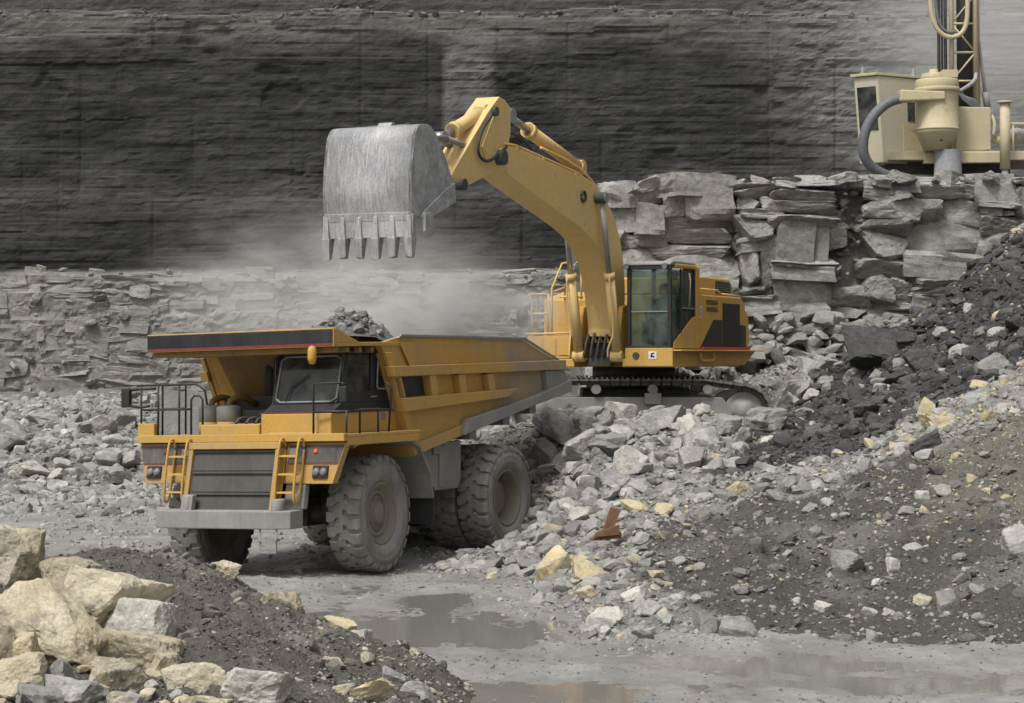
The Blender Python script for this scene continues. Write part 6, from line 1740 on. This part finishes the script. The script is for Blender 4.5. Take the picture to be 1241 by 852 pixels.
# ---- the load in the truck bed
TM = truck.matrix_basis.copy()
def tb(x, y, z): return TM @ Vector((x, y, z))
n_ = 26; th = np.linspace(0, 2 * np.pi, n_, endpoint=False); V = []; rings = 9
for i in range(rings):
    t = i / (rings - 1)
    for a in th:
        xx = -3.5 + 3.05 * t * math.cos(a) ; yy = 1.85 * t * math.sin(a)
        zz_ = 4.08 + .80 * math.exp(-((xx + 1.35) ** 2 / .9 + (yy - .55) ** 2 / .8)) - .55 * max(0, -xx - 4.4) * .5 + .09 * float(fbm(np.array([xx * 1.7]), np.array([yy * 1.7]), 0, 3, 3)[0]) - .25 * t ** 4
        V.append(tb(xx, yy, zz_))
Fs = [(i*n_ + k, i*n_ + (k+1) % n_, (i+1)*n_ + (k+1) % n_, (i+1)*n_ + k) for i in range(rings - 1) for k in range(n_)]
me = mesh_np('rock_load', np.array([v[:] for v in V]), np.array(Fs), [M['soil']], False, np.full((len(V), 3), .17)); tag(link('rock_load', me), 'heap of broken grey rock filling the dump truck body', 'rock load')
r_ = np.random.default_rng(31); q = []; sz_ = []
for i in range(900):
    t = math.sqrt(r_.random()) * .98; a = r_.uniform(0, 6.28); xx = -3.5 + 3.05 * t * math.cos(a); yy = 1.85 * t * math.sin(a)
    zz_ = 4.08 + .80 * math.exp(-((xx + 1.35) ** 2 / .9 + (yy - .55) ** 2 / .8)) - .275 * max(0, -xx - 4.4) - .25 * t ** 4
    q.append(tb(xx, yy, zz_)[:]); sz_.append(.05 + .14 * r_.random() ** 2)
scatter('load_stones', SMALL, np.array(q), np.array(sz_), np.array((.24, .235, .22)) * r_.uniform(.6, 1.3, (900, 1)), M['tint_rock'], 33)

# ---- dust hanging over the truck and drifting off to the left
def dust(name, loc, size, density, label, seed, nscale=1.6, low=.34, tilt=0.0):
    m_ = bpy.data.materials.new(name + '_air'); m_.use_nodes = True; nt = m_.node_tree; g = NT(nt)
    nt.nodes.remove(nt.nodes['Principled BSDF']); out = nt.nodes['Material Output']
    pv = g.n('ShaderNodeVolumePrincipled'); pv.inputs['Color'].default_value = (.93, .92, .90, 1); pv.inputs['Anisotropy'].default_value = .15
    tc = g.n('ShaderNodeTexCoord').outputs['Object']
    ln = g.n('ShaderNodeVectorMath', operation='LENGTH'); g.l(tc, ln.inputs[0])
    sp = g.n('ShaderNodeSeparateXYZ'); g.l(tc, sp.inputs[0])
    edge = g.rng(ln.outputs['Value'], .25, .97, 1, 0)
    edge = g.math('POWER', g.math('MAXIMUM', edge, 0), 1.6)
    nz = g.rng(g.noise(tc, nscale, 5, .62, .6), low, .72, 0, 1.3)
    d = g.math('MULTIPLY', g.math('MULTIPLY', edge, g.math('MAXIMUM', nz, 0)), density)
    g.l(d, pv.inputs['Density']); g.l(pv.outputs[0], out.inputs['Volume'])
    V, Fc = ico(2)
    me = mesh_np(name, V, Fc, [m_], True)
    o = link(name, me); o.location = loc; o.scale = size; o.rotation_euler = (0, tilt, 0)
    tag(o, label, kind='stuff')
    return o
dust('dust_cloud', at(525, 388, 43.5), (3.3, 1.9, 1.7), 3.6, 'grey dust rising from the load in the truck body', 1, 2.2, .42)
dust('dust_plume', at(390, 345, 48.0), (5.2, 2.8, 2.7), .75, 'thin dust drifting left behind the excavator bucket', 2, 1.8, .40)
dust('drill_dust', at(1215, 40, 69.0), (6.5, 5.0, 4.6), .24, 'thin pale dust hanging behind the drill rig', 3, 1.0, .2)
